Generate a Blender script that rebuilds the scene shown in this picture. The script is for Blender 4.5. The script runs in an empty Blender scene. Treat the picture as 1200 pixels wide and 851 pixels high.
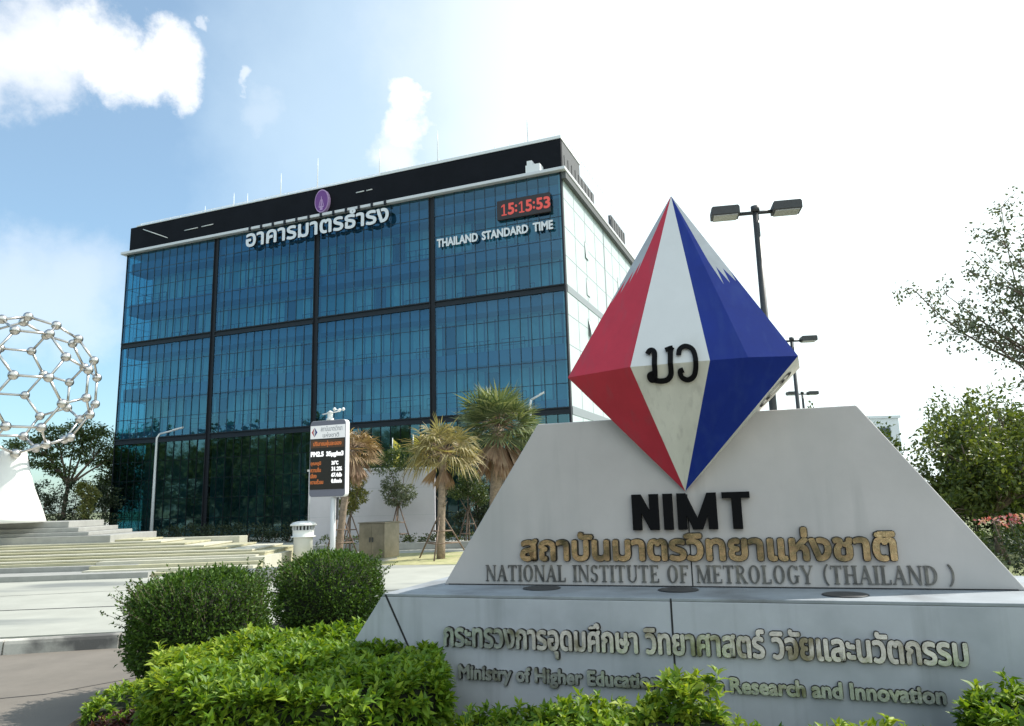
import bpy, math, random
import numpy as np
from mathutils import Vector, Matrix

random.seed(7)
RNG = np.random.default_rng(11)
SC = bpy.context.scene
COL = SC.collection
R = math.radians

# ------------------------------------------------------------------ camera
F_PX, PITCH, ROLL, CAM_Z = 870.0, 0.181, -0.0275, 2.2
cam_d = bpy.data.cameras.new('camera')
cam_d.sensor_width = 36.0
cam_d.lens = 36.0 * F_PX / 1200.0
cam_d.clip_start, cam_d.clip_end = 0.1, 3000
cam = bpy.data.objects.new('camera', cam_d)
COL.objects.link(cam)
cam.matrix_world = (Matrix.Translation((0, 0, CAM_Z)) @ Matrix.Rotation(math.pi / 2 + PITCH, 4, 'X')
                    @ Matrix.Rotation(ROLL, 4, 'Z'))
SC.camera = cam

# ------------------------------------------------------------------ light
SUN_DIR = Vector((0.94 * math.cos(R(46)), 0.34 * math.cos(R(46)), math.sin(R(46)))).normalized()
SUN_EL = math.asin(SUN_DIR.z)
SUN_AZ = math.atan2(SUN_DIR.x, SUN_DIR.y)
sun_d = bpy.data.lights.new('sun', 'SUN')
sun_d.energy, sun_d.angle, sun_d.color = 4.0, R(0.5), (1.0, 0.95, 0.86)
sun = bpy.data.objects.new('sun', sun_d)
COL.objects.link(sun)
sun.rotation_euler = SUN_DIR.to_track_quat('Z', 'Y').to_euler()
SC.view_settings.view_transform = 'Standard'
SC.view_settings.look = 'None'
SC.view_settings.gamma = 1.0
SC.view_settings.exposure = 0.55
SC.view_settings.use_curve_mapping = False
SC.cycles.max_bounces = 8
SC.cycles.transparent_max_bounces = 12
SC.cycles.sample_clamp_indirect = 6.0


def ray(px, py):
    """world direction of a photo pixel (photo is 1200 x 851)"""
    u, v = px - 600.0, py - 425.5
    c, s = math.cos(ROLL), math.sin(ROLL)
    u, v = c * u + s * v, -s * u + c * v
    a, b = 1.0, -v / F_PX
    return Vector((u / F_PX, a * math.cos(PITCH) - b * math.sin(PITCH), a * math.sin(PITCH) + b * math.cos(PITCH)))


def world_setup():
    w = bpy.data.worlds.new('World')
    SC.world = w
    w.use_nodes = True
    nt = w.node_tree
    nt.nodes.clear()
    N, L = nt.nodes.new, nt.links.new
    out = N('ShaderNodeOutputWorld')
    bg = N('ShaderNodeBackground')
    bg.inputs['Strength'].default_value = 0.12
    L(bg.outputs[0], out.inputs[0])
    sky = N('ShaderNodeTexSky')
    sky.sky_type = 'NISHITA'
    sky.sun_disc = False
    sky.sun_elevation = SUN_EL
    sky.sun_rotation = SUN_AZ
    sky.air_density, sky.dust_density, sky.ozone_density = 1.0, 1.2, 1.6
    tc = N('ShaderNodeTexCoord')
    nz = N('ShaderNodeTexNoise')
    nz.inputs['Scale'].default_value = 12.0
    nz.inputs['Detail'].default_value = 6.0
    nz.inputs['Roughness'].default_value = 0.62
    L(tc.outputs['Generated'], nz.inputs['Vector'])
    sub = N('ShaderNodeVectorMath'); sub.operation = 'SUBTRACT'
    L(nz.outputs['Color'], sub.inputs[0]); sub.inputs[1].default_value = (0.5, 0.5, 0.5)
    scl = N('ShaderNodeVectorMath'); scl.operation = 'SCALE'
    L(sub.outputs[0], scl.inputs[0]); scl.inputs['Scale'].default_value = 0.11
    add = N('ShaderNodeVectorMath'); add.operation = 'ADD'
    L(tc.outputs['Generated'], add.inputs[0]); L(scl.outputs[0], add.inputs[1])
    nrm = N('ShaderNodeVectorMath'); nrm.operation = 'NORMALIZE'
    L(add.outputs[0], nrm.inputs[0])

    def blob(px, py, r0, r1, amt, vec, d=None):
        d = d or ray(px, py).normalized()
        dot = N('ShaderNodeVectorMath'); dot.operation = 'DOT_PRODUCT'
        L(vec, dot.inputs[0]); dot.inputs[1].default_value = d
        mr = N('ShaderNodeMapRange'); mr.interpolation_type = 'SMOOTHSTEP'
        mr.inputs['From Min'].default_value = math.cos(r1 / F_PX)
        mr.inputs['From Max'].default_value = math.cos(r0 / F_PX)
        mr.inputs['To Min'].default_value = 0.0
        mr.inputs['To Max'].default_value = amt
        L(dot.outputs['Value'], mr.inputs['Value'])
        return mr.outputs[0]

    def fold(outs, op):
        cur = outs[0]
        for o in outs[1:]:
            m = N('ShaderNodeMath'); m.operation = op
            L(cur, m.inputs[0]); L(o, m.inputs[1]); cur = m.outputs[0]
        return cur

    blobs = [(40, 62, 2, 64, .7), (90, 55, 2, 48, .9), (128, 78, 2, 42, .9), (165, 90, 2, 36, .85), (193, 62, 2, 38, .9),
             (203, 95, 1, 30, .8), (60, 92, 2, 40, .5), (-20, 70, 5, 60, .6), (289, 95, 1, 13, .4), (246, 33, 1, 10, .35),
             (482, 120, 2, 24, .8), (480, 150, 2, 30, .7), (470, 185, 4, 34, .5), (70, 350, 4, 85, .34), (115, 335, 4, 60, .26), (20, 335, 4, 80, .34),
             (318, 130, 2, 26, .12), (620, 60, 30, 200, .3)]
    thick = fold([blob(*b, nrm.outputs[0]) for b in blobs], 'MAXIMUM')
    # thin haze whitening the sky around and below the sun
    veil = fold([blob(1350, 150, 120, 900, 1.0, tc.outputs['Generated']),
                 blob(900, 300, 100, 560, .75, tc.outputs['Generated']),
                 blob(540, 150, 20, 400, .36, nrm.outputs[0]),
                 blob(100, 300, 300, 1500, .13, tc.outputs['Generated']),
                 # unseen white cloud added behind the camera to brighten the shaded sign front
                 blob(0, 0, 200, 1150, .95, nrm.outputs[0], Vector((.30, -.85, .42)).normalized())], 'MAXIMUM')
    mx1 = N('ShaderNodeMix'); mx1.data_type = 'RGBA'
    tint = N('ShaderNodeMix'); tint.data_type = 'RGBA'; tint.blend_type = 'MULTIPLY'
    tint.inputs['Factor'].default_value = 1
    L(sky.outputs[0], tint.inputs['A']); tint.inputs['B'].default_value = (.82, 1.10, 1.14, 1)
    L(veil, mx1.inputs['Factor']); L(tint.outputs['Result'], mx1.inputs['A'])
    mx1.inputs['B'].default_value = (7.8, 8.8, 8.8, 1)
    mx2 = N('ShaderNodeMix'); mx2.data_type = 'RGBA'
    L(thick, mx2.inputs['Factor']); L(mx1.outputs['Result'], mx2.inputs['A'])
    mx2.inputs['B'].default_value = (7.6, 7.5, 7.4, 1)
    L(mx2.outputs['Result'], bg.inputs['Color'])


world_setup()

# ------------------------------------------------------------------ materials
MATS = {}


def mat(name, color, rough=0.7, metal=0.0, var=0.0, scale=6.0, spec=None, bump=0.0, bscale=40.0, stain_shade=None, emit=None, estr=1.0,
        island=None, trans=0.0, streak=None):
    """procedural Principled material; var = brightness variation by noise; island = list of colours per leaf"""
    m = bpy.data.materials.new(name)
    m.use_nodes = True
    nt = m.node_tree
    N, L = nt.nodes.new, nt.links.new
    b = nt.nodes['Principled BSDF']
    b.inputs['Base Color'].default_value = (*color, 1)
    b.inputs['Roughness'].default_value = rough
    b.inputs['Metallic'].default_value = metal
    if spec is not None:
        b.inputs['Specular IOR Level'].default_value = spec
    tc = N('ShaderNodeTexCoord')
    cur = None
    if island:
        geo = N('ShaderNodeNewGeometry')
        rp = N('ShaderNodeValToRGB')
        el = rp.color_ramp.elements
        while len(el) < len(island):
            el.new(0.5)
        for i, c in enumerate(island):
            el[i].position = i / (len(island) - 1)
            el[i].color = (*c, 1)
        L(geo.outputs['Random Per Island'], rp.inputs[0])
        cur = rp.outputs[0]
    if var:
        nz = N('ShaderNodeTexNoise')
        nz.inputs['Scale'].default_value = scale
        nz.inputs['Detail'].default_value = 8
        nz.inputs['Roughness'].default_value = 0.65
        L(tc.outputs['Object'], nz.inputs['Vector'])
        mr = N('ShaderNodeMapRange')
        mr.inputs['From Min'].default_value, mr.inputs['From Max'].default_value = 0.3, 0.7
        mr.inputs['To Min'].default_value, mr.inputs['To Max'].default_value = 1 - var, 1 + var
        L(nz.outputs['Fac'], mr.inputs['Value'])
        mul = N('ShaderNodeMix'); mul.data_type = 'RGBA'; mul.blend_type = 'MULTIPLY'
        mul.inputs['Factor'].default_value = 1
        if cur is not None:
            L(cur, mul.inputs['A'])
        else:
            mul.inputs['A'].default_value = (*color, 1)
        L(mr.outputs[0], mul.inputs['B'])
        cur = mul.outputs['Result']
    for st in ([stain_shade] if stain_shade else []) + ([streak] if streak else []):
        scol, sscale, lo, hi = st[:4]
        mp = N('ShaderNodeMapping')
        mp.inputs['Scale'].default_value = st[4] if len(st) > 4 else (1, 1, 1)
        L(tc.outputs['Object'], mp.inputs['Vector'])
        nz = N('ShaderNodeTexNoise')
        nz.inputs['Scale'].default_value = sscale
        nz.inputs['Detail'].default_value = 5
        L(mp.outputs[0], nz.inputs['Vector'])
        mr = N('ShaderNodeMapRange')
        mr.inputs['From Min'].default_value, mr.inputs['From Max'].default_value = lo, hi
        L(nz.outputs['Fac'], mr.inputs['Value'])
        mx = N('ShaderNodeMix'); mx.data_type = 'RGBA'
        L(mr.outputs[0], mx.inputs['Factor'])
        if cur is not None:
            L(cur, mx.inputs['A'])
        else:
            mx.inputs['A'].default_value = (*color, 1)
        mx.inputs['B'].default_value = (*scol, 1)
        cur = mx.outputs['Result']
    if cur is not None:
        L(cur, b.inputs['Base Color'])
    if bump:
        nz = N('ShaderNodeTexNoise')
        nz.inputs['Scale'].default_value = bscale
        nz.inputs['Detail'].default_value = 6
        L(tc.outputs['Object'], nz.inputs['Vector'])
        bp = N('ShaderNodeBump')
        bp.inputs['Strength'].default_value = bump
        bp.inputs['Distance'].default_value = 0.01
        L(nz.outputs['Fac'], bp.inputs['Height'])
        L(bp.outputs[0], b.inputs['Normal'])
    if emit:
        b.inputs['Emission Color'].default_value = (*emit, 1)
        b.inputs['Emission Strength'].default_value = estr
    if trans:
        out = nt.nodes['Material Output']
        tr = N('ShaderNodeBsdfTranslucent')
        if cur is not None:
            g = N('ShaderNodeMix'); g.data_type = 'RGBA'; g.blend_type = 'MULTIPLY'
            g.inputs['Factor'].default_value = 1
            L(cur, g.inputs['A']); g.inputs['B'].default_value = (1.5, 1.45, 0.6, 1)
            L(g.outputs['Result'], tr.inputs[0])
        else:
            tr.inputs[0].default_value = (*color, 1)
        ms = N('ShaderNodeMixShader')
        ms.inputs[0].default_value = trans
        L(b.outputs[0], ms.inputs[1]); L(tr.outputs[0], ms.inputs[2])
        L(ms.outputs[0], out.inputs[0])
    MATS[name] = m
    return m


def glass_mat(name, tint, refl, rcol=(0.75, 0.9, 1.0), wave=0.0, rough=0.015):
    """coated curtain-wall glass: mirror coat over a tinted see-through sheet"""
    m = bpy.data.materials.new(name)
    m.use_nodes = True
    nt = m.node_tree
    nt.nodes.clear()
    N, L = nt.nodes.new, nt.links.new
    out = N('ShaderNodeOutputMaterial')
    tr = N('ShaderNodeBsdfTransparent'); tr.inputs[0].default_value = (*tint, 1)
    gl = N('ShaderNodeBsdfGlossy'); gl.inputs['Color'].default_value = (*rcol, 1)
    gl.inputs['Roughness'].default_value = rough
    lw = N('ShaderNodeLayerWeight'); lw.inputs['Blend'].default_value = 0.25
    mr = N('ShaderNodeMapRange')
    mr.inputs['To Min'].default_value, mr.inputs['To Max'].default_value = refl, min(1, refl + 0.5)
    L(lw.outputs['Fresnel'], mr.inputs['Value'])
    ms = N('ShaderNodeMixShader')
    L(mr.outputs[0], ms.inputs[0]); L(tr.outputs[0], ms.inputs[1]); L(gl.outputs[0], ms.inputs[2])
    if wave:
        tc = N('ShaderNodeTexCoord')
        nz = N('ShaderNodeTexNoise'); nz.inputs['Scale'].default_value = 0.7
        L(tc.outputs['Object'], nz.inputs['Vector'])
        bp = N('ShaderNodeBump'); bp.inputs['Strength'].default_value = wave; bp.inputs['Distance'].default_value = 0.03
        L(nz.outputs['Fac'], bp.inputs['Height']); L(bp.outputs[0], gl.inputs['Normal'])
    L(ms.outputs[0], out.inputs[0])
    MATS[name] = m
    return m


M = MATS
mat('concrete_plaza', (.385, .385, .34), .85, var=.12, scale=.6, stain_shade=((.20, .21, .20), .22, .54, .66, (.5, 1.6, 1)), bump=.15)  # dark noise patches put soft shade, along with stains, into the paving colour
mat('road', (.180, .158, .134), .9, var=.14, scale=1.2, stain_shade=((.145, .13, .115), .35, .5, .7), bump=.3, bscale=60)
mat('kerb', (.52, .50, .45), .9, var=.15, scale=4, stain_shade=((.12, .115, .11), .9, .48, .62), bump=.3)
mat('soil', (.07, .05, .035), .95, var=.4, scale=12, bump=.6)
mat('grass', (.16, .18, .07), .95, var=.3, scale=3, bump=.5)
mat('far_ground', (.14, .16, .08), .95, var=.3, scale=.05)
mat('lawn_dry', (.40, .38, .20), .95, var=.25, scale=3.0, stain_shade=((.27, .30, .12), .8, .5, .7), bump=.5)
mat('terrace', (.47, .445, .31), .9, var=.12, scale=1.5, stain_shade=((.33, .315, .20), 1.1, .48, .66, (.35, 2.2, 1)), bump=.3)
mat('step_stone', (.52, .50, .41), .85, var=.08, scale=3)
mat('step_grey', (.33, .33, .31), .85, var=.12, scale=3)
mat('sign_wall', (.55, .515, .50), .6, var=.07, scale=1.3, stain_shade=((.43, .42, .41), .9, .5, .78, (1, 1, .35)), bump=.04,
    streak=((.36, .35, .34), 4.0, .58, .95, (1, 1, .08)))
mat('sign_base', (.475, .495, .54), .5, var=.08, scale=1.8, stain_shade=((.33, .355, .39), 1.2, .48, .75), bump=.05,
    streak=((.25, .265, .28), 5.0, .55, .9, (1, 1, .06)))
mat('ledge_shaded', (.30, .325, .35), .8, var=.15, scale=2.5, stain_shade=((.20, .21, .22), 1.5, .5, .7))  # tone darkened so the ledge's shade sits in its colour
mat('joint_dark', (.03, .03, .032), .9)
mat('letter_black', (.006, .006, .007), .7, spec=.12)
mat('letter_gold', (.66, .49, .31), .22, metal=1.0, var=.4, scale=9, stain_shade=((.20, .175, .12), 3.5, .46, .66), bump=.5, bscale=14)
mat('letter_bronze', (.17, .165, .16), .4, metal=.7, var=.4, scale=8, stain_shade=((.32, .30, .26), 7, .5, .7))
mat('letter_steel', (.88, .89, .88), .25, metal=.7, var=.25, scale=9, stain_shade=((.36, .34, .24), 3.5, .52, .64), bump=.45, bscale=12)
mat('letter_side', (.045, .042, .038), .5, metal=.5)
mat('paint_red', (.60, .035, .06), .5, var=.10, scale=2.0, bump=.03, streak=((.50, .06, .08), 9, .5, .8, (1, 1, .05)))
mat('paint_blue', (.008, .030, .25), .5, spec=.25, var=.12, scale=2.0, bump=.03, streak=((.02, .05, .26), 9, .5, .8, (1, 1, .05)))
mat('paint_white', (.74, .745, .75), .45, var=.03, scale=2.5, stain_shade=((.62, .62, .60), 2.2, .55, .8, (1, 1, .3)))
mat('paint_cream', (.78, .76, .66), .5, var=.05, scale=3, stain_shade=((.60, .58, .50), 2.5, .5, .8, (1, 1, .3)), streak=((.55, .53, .46), 14, .52, .8, (1, 1, .02)))
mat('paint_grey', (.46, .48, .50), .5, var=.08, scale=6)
mat('seam', (.10, .10, .12), .7)
mat('white_wall', (.60, .58, .62), .7, var=.05, scale=1.2, bump=.03)
mat('white_paint', (.78, .78, .76), .5, var=.05, scale=3)
mat('plinth_white', (.80, .79, .76), .6, var=.04, scale=1)
mat('pole_white', (.62, .63, .64), .45)
mat('pole_dark', (.045, .047, .05), .5, var=.2, scale=8)
mat('lamp_lens', (.42, .42, .40), .25, var=.25, scale=20)
mat('silver', (.58, .55, .52), .32, metal=1.0, var=.1, scale=3)
mat('steel_box', (.27, .24, .19), .35, metal=.85, var=.2, scale=3, stain_shade=((.20, .18, .14), 2.0, .5, .7))
mat('cornice', (.66, .67, .70), .5)
mat('screen_dark', (.009, .010, .014), .8, spec=.15, var=.2, scale=.6)
mat('screen_side', (.085, .085, .09), .6)
mat('post_dark', (.016, .018, .023), .5, spec=.3)
mat('band_dark', (.018, .023, .030), .5, spec=.3)
mat('mullion', (.020, .045, .075), .4)
mat('slab_inner', (.10, .16, .27), .8)
mat('wall_inner', (.17, .36, .42), .8, var=.2, scale=.5)
mat('window_inner', (.29, .46, .49), .6, var=.35, scale=.35)
mat('frame_inner', (.03, .06, .10), .6)
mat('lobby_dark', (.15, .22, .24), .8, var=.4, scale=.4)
mat('side_clad', (.50, .575, .575), .35, var=.04, scale=.5)
mat('side_line', (.26, .29, .31), .6)
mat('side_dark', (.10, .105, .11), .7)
mat('rail', (.78, .79, .80), .4)
mat('facade_letter', (.74, .76, .80), .5)
mat('clock_face', (.028, .018, .018), .4)
mat('clock_digit', (.25, .02, .02), .5, emit=(1.0, .16, .12), estr=.30)
mat('emblem_purple', (.17, .05, .24), .5)
mat('emblem_pale', (.50, .32, .55), .5)
mat('led_frame', (.17, .17, .21), .5)
mat('led_edge', (.74, .74, .74), .45)
mat('led_screen', (.030, .027, .022), .35)
mat('led_head', (.10, .055, .03), .4)
mat('led_white', (.6, .6, .6), .5, emit=(1, 1, 1), estr=.22)
mat('led_text', (.5, .5, .5), .5, emit=(1, 1, 1), estr=.6)
mat('led_orange', (.4, .12, .03), .5, emit=(1, .30, .10), estr=.15)
mat('ink_grey', (.20, .22, .25), .6)
mat('flag_yellow', (.62, .55, .10), .8, trans=.3)
mat('flag_red', (.5, .03, .04), .8)
mat('flag_white', (.7, .7, .7), .8)
mat('flag_blue', (.03, .04, .2), .8)
mat('bark', (.16, .12, .09), .9, var=.35, scale=9, bump=.6, bscale=25)
mat('bark_palm', (.26, .20, .15), .9, var=.4, scale=10, bump=.8, bscale=20)
mat('stake', (.17, .12, .09), .85, var=.3, scale=10)
mat('leaf_hedge', (.1, .2, .03), .5, spec=.3, island=[(.06, .125, .012), (.11, .21, .018), (.16, .27, .022), (.25, .34, .03), (.08, .165, .015)], trans=.32)
mat('leaf_lime', (.2, .3, .03), .5, spec=.3, island=[(.16, .27, .03), (.26, .36, .04), (.36, .42, .05), (.12, .22, .03)], trans=.35)
mat('leaf_ball', (.04, .1, .02), .55, spec=.25, island=[(.025, .055, .012), (.045, .095, .016), (.07, .14, .022), (.11, .19, .03)], trans=.25)
mat('leaf_red', (.08, .03, .03), .5, island=[(.07, .02, .025), (.11, .035, .03), (.05, .04, .02)], trans=.2)
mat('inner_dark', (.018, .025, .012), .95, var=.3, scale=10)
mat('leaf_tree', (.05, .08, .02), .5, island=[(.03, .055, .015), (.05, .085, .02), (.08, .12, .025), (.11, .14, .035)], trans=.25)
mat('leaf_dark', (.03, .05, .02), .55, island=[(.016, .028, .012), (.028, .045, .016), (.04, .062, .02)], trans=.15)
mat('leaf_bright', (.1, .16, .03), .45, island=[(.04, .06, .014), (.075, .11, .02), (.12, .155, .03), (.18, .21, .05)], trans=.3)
mat('leaf_yellow', (.2, .2, .06), .5, island=[(.10, .13, .03), (.19, .20, .05), (.28, .26, .08)], trans=.25)
mat('leaf_grey', (.11, .14, .09), .6, island=[(.07, .09, .05), (.12, .15, .09), (.17, .19, .12)], trans=.2)
mat('frond_green', (.15, .18, .07), .6, island=[(.06, .095, .045), (.11, .15, .075), (.18, .215, .11), (.30, .32, .19)], trans=.25)
mat('frond_dry', (.36, .26, .12), .7, island=[(.17, .105, .06), (.29, .20, .12), (.40, .29, .18), (.24, .17, .09)], trans=.2)
mat('frond_mixed', (.3, .27, .1), .7, island=[(.16, .15, .07), (.31, .26, .14), (.44, .37, .22), (.20, .19, .08), (.36, .31, .18)], trans=.25)
mat('frond_dead', (.26, .17, .11), .8, island=[(.20, .12, .08), (.30, .19, .12), (.36, .26, .18)], trans=.1)
mat('petal_pink', (.6, .2, .25), .6, island=[(.55, .10, .12), (.65, .28, .30), (.70, .55, .50)], trans=.2)
mat('far_wall', (.60, .64, .68), .8, var=.05, scale=.5)
mat('window_dark', (.05, .07, .09), .15)
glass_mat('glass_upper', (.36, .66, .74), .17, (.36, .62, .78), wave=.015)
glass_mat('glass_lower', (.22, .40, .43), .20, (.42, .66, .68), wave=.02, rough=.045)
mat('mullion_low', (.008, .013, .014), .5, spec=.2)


# ------------------------------------------------------------------ mesh helpers
class MB:
    def __init__(self):
        self.v, self.f, self.mi, self.sm = [], [], [], []

    def add(self, verts, faces, mi=0, smooth=False):
        n = len(self.v)
        self.v += [tuple(p) for p in verts]
        self.f += [tuple(i + n for i in f) for f in faces]
        self.mi += [mi] * len(faces)
        self.sm += [smooth] * len(faces)
        return self

    def box(self, x0, x1, y0, y1, z0, z1, mi=0):
        v = [(x0, y0, z0), (x1, y0, z0), (x1, y1, z0), (x0, y1, z0), (x0, y0, z1), (x1, y0, z1), (x1, y1, z1), (x0, y1, z1)]
        return self.add(v, [(3, 2, 1, 0), (4, 5, 6, 7), (0, 1, 5, 4), (1, 2, 6, 5), (2, 3, 7, 6), (3, 0, 4, 7)], mi)

    def prism(self, poly, a0, a1, axis='z', mi=0):
        """extrude a polygon; axis z: poly is (x, y); axis y: poly is (x, z), a0 < a1 along y"""
        n = len(poly)
        if axis == 'z':
            v = [(x, y, a0) for x, y in poly] + [(x, y, a1) for x, y in poly]
        else:
            v = [(x, a1, z) for x, z in poly] + [(x, a0, z) for x, z in poly]
        f = [tuple(range(n - 1, -1, -1)), tuple(range(n, 2 * n))]
        f += [(i, (i + 1) % n, n + (i + 1) % n, n + i) for i in range(n)]
        return self.add(v, f, mi)

    def tube(self, pts, rad, seg=8, mi=0, cap=True, smooth=True):
        pts = [Vector(p) for p in pts]
        if not hasattr(rad, '__len__'):
            rad = [rad] * len(pts)
        vs, fs = [], []
        ref = None
        for i, p in enumerate(pts):
            t = (pts[min(i + 1, len(pts) - 1)] - pts[max(i - 1, 0)]).normalized()
            if ref is None:
                ref = t.orthogonal().normalized()
            ref = (ref - t * ref.dot(t))
            ref = ref.normalized() if ref.length > 1e-6 else t.orthogonal().normalized()
            b = t.cross(ref)
            for k in range(seg):
                a = 2 * math.pi * k / seg
                vs.append(p + (ref * math.cos(a) + b * math.sin(a)) * rad[i])
        for i in range(len(pts) - 1):
            for k in range(seg):
                k2 = (k + 1) % seg
                fs.append((i * seg + k, i * seg + k2, (i + 1) * seg + k2, (i + 1) * seg + k))
        self.add(vs, fs, mi, smooth)
        if cap:
            n = len(self.v) - len(vs)
            self.f.append(tuple(n + k for k in range(seg - 1, -1, -1))); self.mi.append(mi); self.sm.append(False)
            m = n + (len(pts) - 1) * seg
            self.f.append(tuple(m + k for k in range(seg))); self.mi.append(mi); self.sm.append(False)
        return self

    def lathe(self, prof, c=(0, 0), seg=24, mi=0, smooth=True):
        vs, fs = [], []
        for r, z in prof:
            for k in range(seg):
                a = 2 * math.pi * k / seg
                vs.append((c[0] + r * math.cos(a), c[1] + r * math.sin(a), z))
        for i in range(len(prof) - 1):
            for k in range(seg):
                k2 = (k + 1) % seg
                fs.append((i * seg + k, i * seg + k2, (i + 1) * seg + k2, (i + 1) * seg + k))
        fs2 = [tuple(range(seg - 1, -1, -1)), tuple((len(prof) - 1) * seg + k for k in range(seg))]
        self.add(vs, fs, mi, smooth)
        n = len(self.v) - len(vs)
        for f in fs2:
            self.f.append(tuple(i + n for i in f)); self.mi.append(mi); self.sm.append(False)
        return self

    def sphere(self, c, r, seg=12, ring=8, mi=0, sq=(1, 1, 1)):
        prof = []
        vs, fs = [(c[0], c[1], c[2] - r * sq[2])], []
        for i in range(1, ring):
            a = -math.pi / 2 + math.pi * i / ring
            for k in range(seg):
                b = 2 * math.pi * k / seg
                vs.append((c[0] + r * sq[0] * math.cos(a) * math.cos(b), c[1] + r * sq[1] * math.cos(a) * math.sin(b), c[2] + r * sq[2] * math.sin(a)))
        vs.append((c[0], c[1], c[2] + r * sq[2]))
        for k in range(seg):
            fs.append((0, 1 + (k + 1) % seg, 1 + k))
            top = len(vs) - 1
            b0 = 1 + (ring - 2) * seg
            fs.append((b0 + k, b0 + (k + 1) % seg, top))
        for i in range(ring - 2):
            for k in range(seg):
                a0 = 1 + i * seg
                fs.append((a0 + k, a0 + (k + 1) % seg, a0 + seg + (k + 1) % seg, a0 + seg + k))
        return self.add(vs, fs, mi, True)

    def mesh(self, name, mats):
        me = bpy.data.meshes.new(name)
        me.from_pydata(self.v, [], self.f)
        for m in (mats if isinstance(mats, (list, tuple)) else [mats]):
            me.materials.append(M[m])
        me.polygons.foreach_set('material_index', self.mi)
        me.polygons.foreach_set('use_smooth', self.sm)
        me.update()
        return me

    def build(self, name, mats, parent=None, bevel=0.0):
        return link(name, self.mesh(name, mats), parent, bevel)


def link(name, me, parent=None, bevel=0.0):
    o = bpy.data.objects.new(name, me)
    COL.objects.link(o)
    if parent is not None:
        o.parent = parent
    if bevel:
        b = o.modifiers.new('bevel', 'BEVEL')
        b.width, b.segments, b.limit_method, b.angle_limit = bevel, 2, 'ANGLE', R(40)
    return o


def tag(o, label=None, cat=None, group=None, kind=None):
    if label: o['label'] = label
    if cat: o['category'] = cat
    if group: o['group'] = group
    if kind: o['kind'] = kind
    return o


def empty(name, loc, rz=0.0):
    o = bpy.data.objects.new(name, None)
    o.empty_display_size = 0.3
    COL.objects.link(o)
    o.location = loc
    o.rotation_euler = (0, 0, rz)
    return o


def copy_tree(o, parent=None):
    c = o.copy()
    COL.objects.link(c)
    if parent is not None:
        c.parent = parent
    for ch in list(o.children):
        copy_tree(ch, c)
    return c


def np_mesh(name, V, quads, mats, mi=None, smooth=False):
    """fast mesh from numpy arrays: V (n,3), quads (m,4)"""
    me = bpy.data.meshes.new(name)
    n, m = len(V), len(quads)
    me.vertices.add(n)
    me.vertices.foreach_set('co', np.ascontiguousarray(V, dtype=np.float32).ravel())
    me.loops.add(m * 4)
    me.loops.foreach_set('vertex_index', np.ascontiguousarray(quads, dtype=np.int32).ravel())
    me.polygons.add(m)
    me.polygons.foreach_set('loop_start', np.arange(m, dtype=np.int32) * 4)
    for mm in (mats if isinstance(mats, (list, tuple)) else [mats]):
        me.materials.append(M[mm])
    if mi is not None:
        me.polygons.foreach_set('material_index', np.ascontiguousarray(mi, dtype=np.int32))
    me.update(calc_edges=True)
    me.validate()
    return me


def leaves(P, D, L, W, fold=0.25, droop=0.15, up=None):
    """leaf shapes: P base points (n,3), D directions (n,3), L lengths, W widths -> V, quads (2 quads per leaf, folded on the midrib)"""
    n = len(P)
    D = D / (np.linalg.norm(D, axis=1, keepdims=True) + 1e-9)
    ref = RNG.normal(size=(n, 3)) if up is None else np.tile(np.array(up, float), (n, 1)) + RNG.normal(size=(n, 3)) * .35
    S = np.cross(D, ref); S /= (np.linalg.norm(S, axis=1, keepdims=True) + 1e-9)
    Nn = np.cross(S, D)
    L = np.broadcast_to(L, (n,))[:, None]; W = np.broadcast_to(W, (n,))[:, None]
    base = P
    mid = P + D * L * .5
    tip = P + D * L - Nn * L * droop
    lf = mid + S * W * .5 + Nn * W * fold
    rt = mid - S * W * .5 + Nn * W * fold
    V = np.stack([base, lf, tip, rt, mid], axis=1).reshape(-1, 3)
    i = np.arange(n)[:, None] * 5
    q = np.concatenate([i + np.array([[0, 4, 2, 1]]), i + np.array([[0, 3, 2, 4]])], axis=1).reshape(-1, 4)
    return V, q


def leaf_obj(name, sets, mats, parent=None):
    """sets: list of (V, quads, material index)"""
    Vs, Qs, Ms, off = [], [], [], 0
    for V, q, k in sets:
        Vs.append(V); Qs.append(q + off); Ms.append(np.full(len(q), k)); off += len(V)
    return link(name, np_mesh(name, np.concatenate(Vs), np.concatenate(Qs), mats, np.concatenate(Ms)), parent)


def rand_dirs(n):
    d = RNG.normal(size=(n, 3))
    return d / np.linalg.norm(d, axis=1, keepdims=True)


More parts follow.
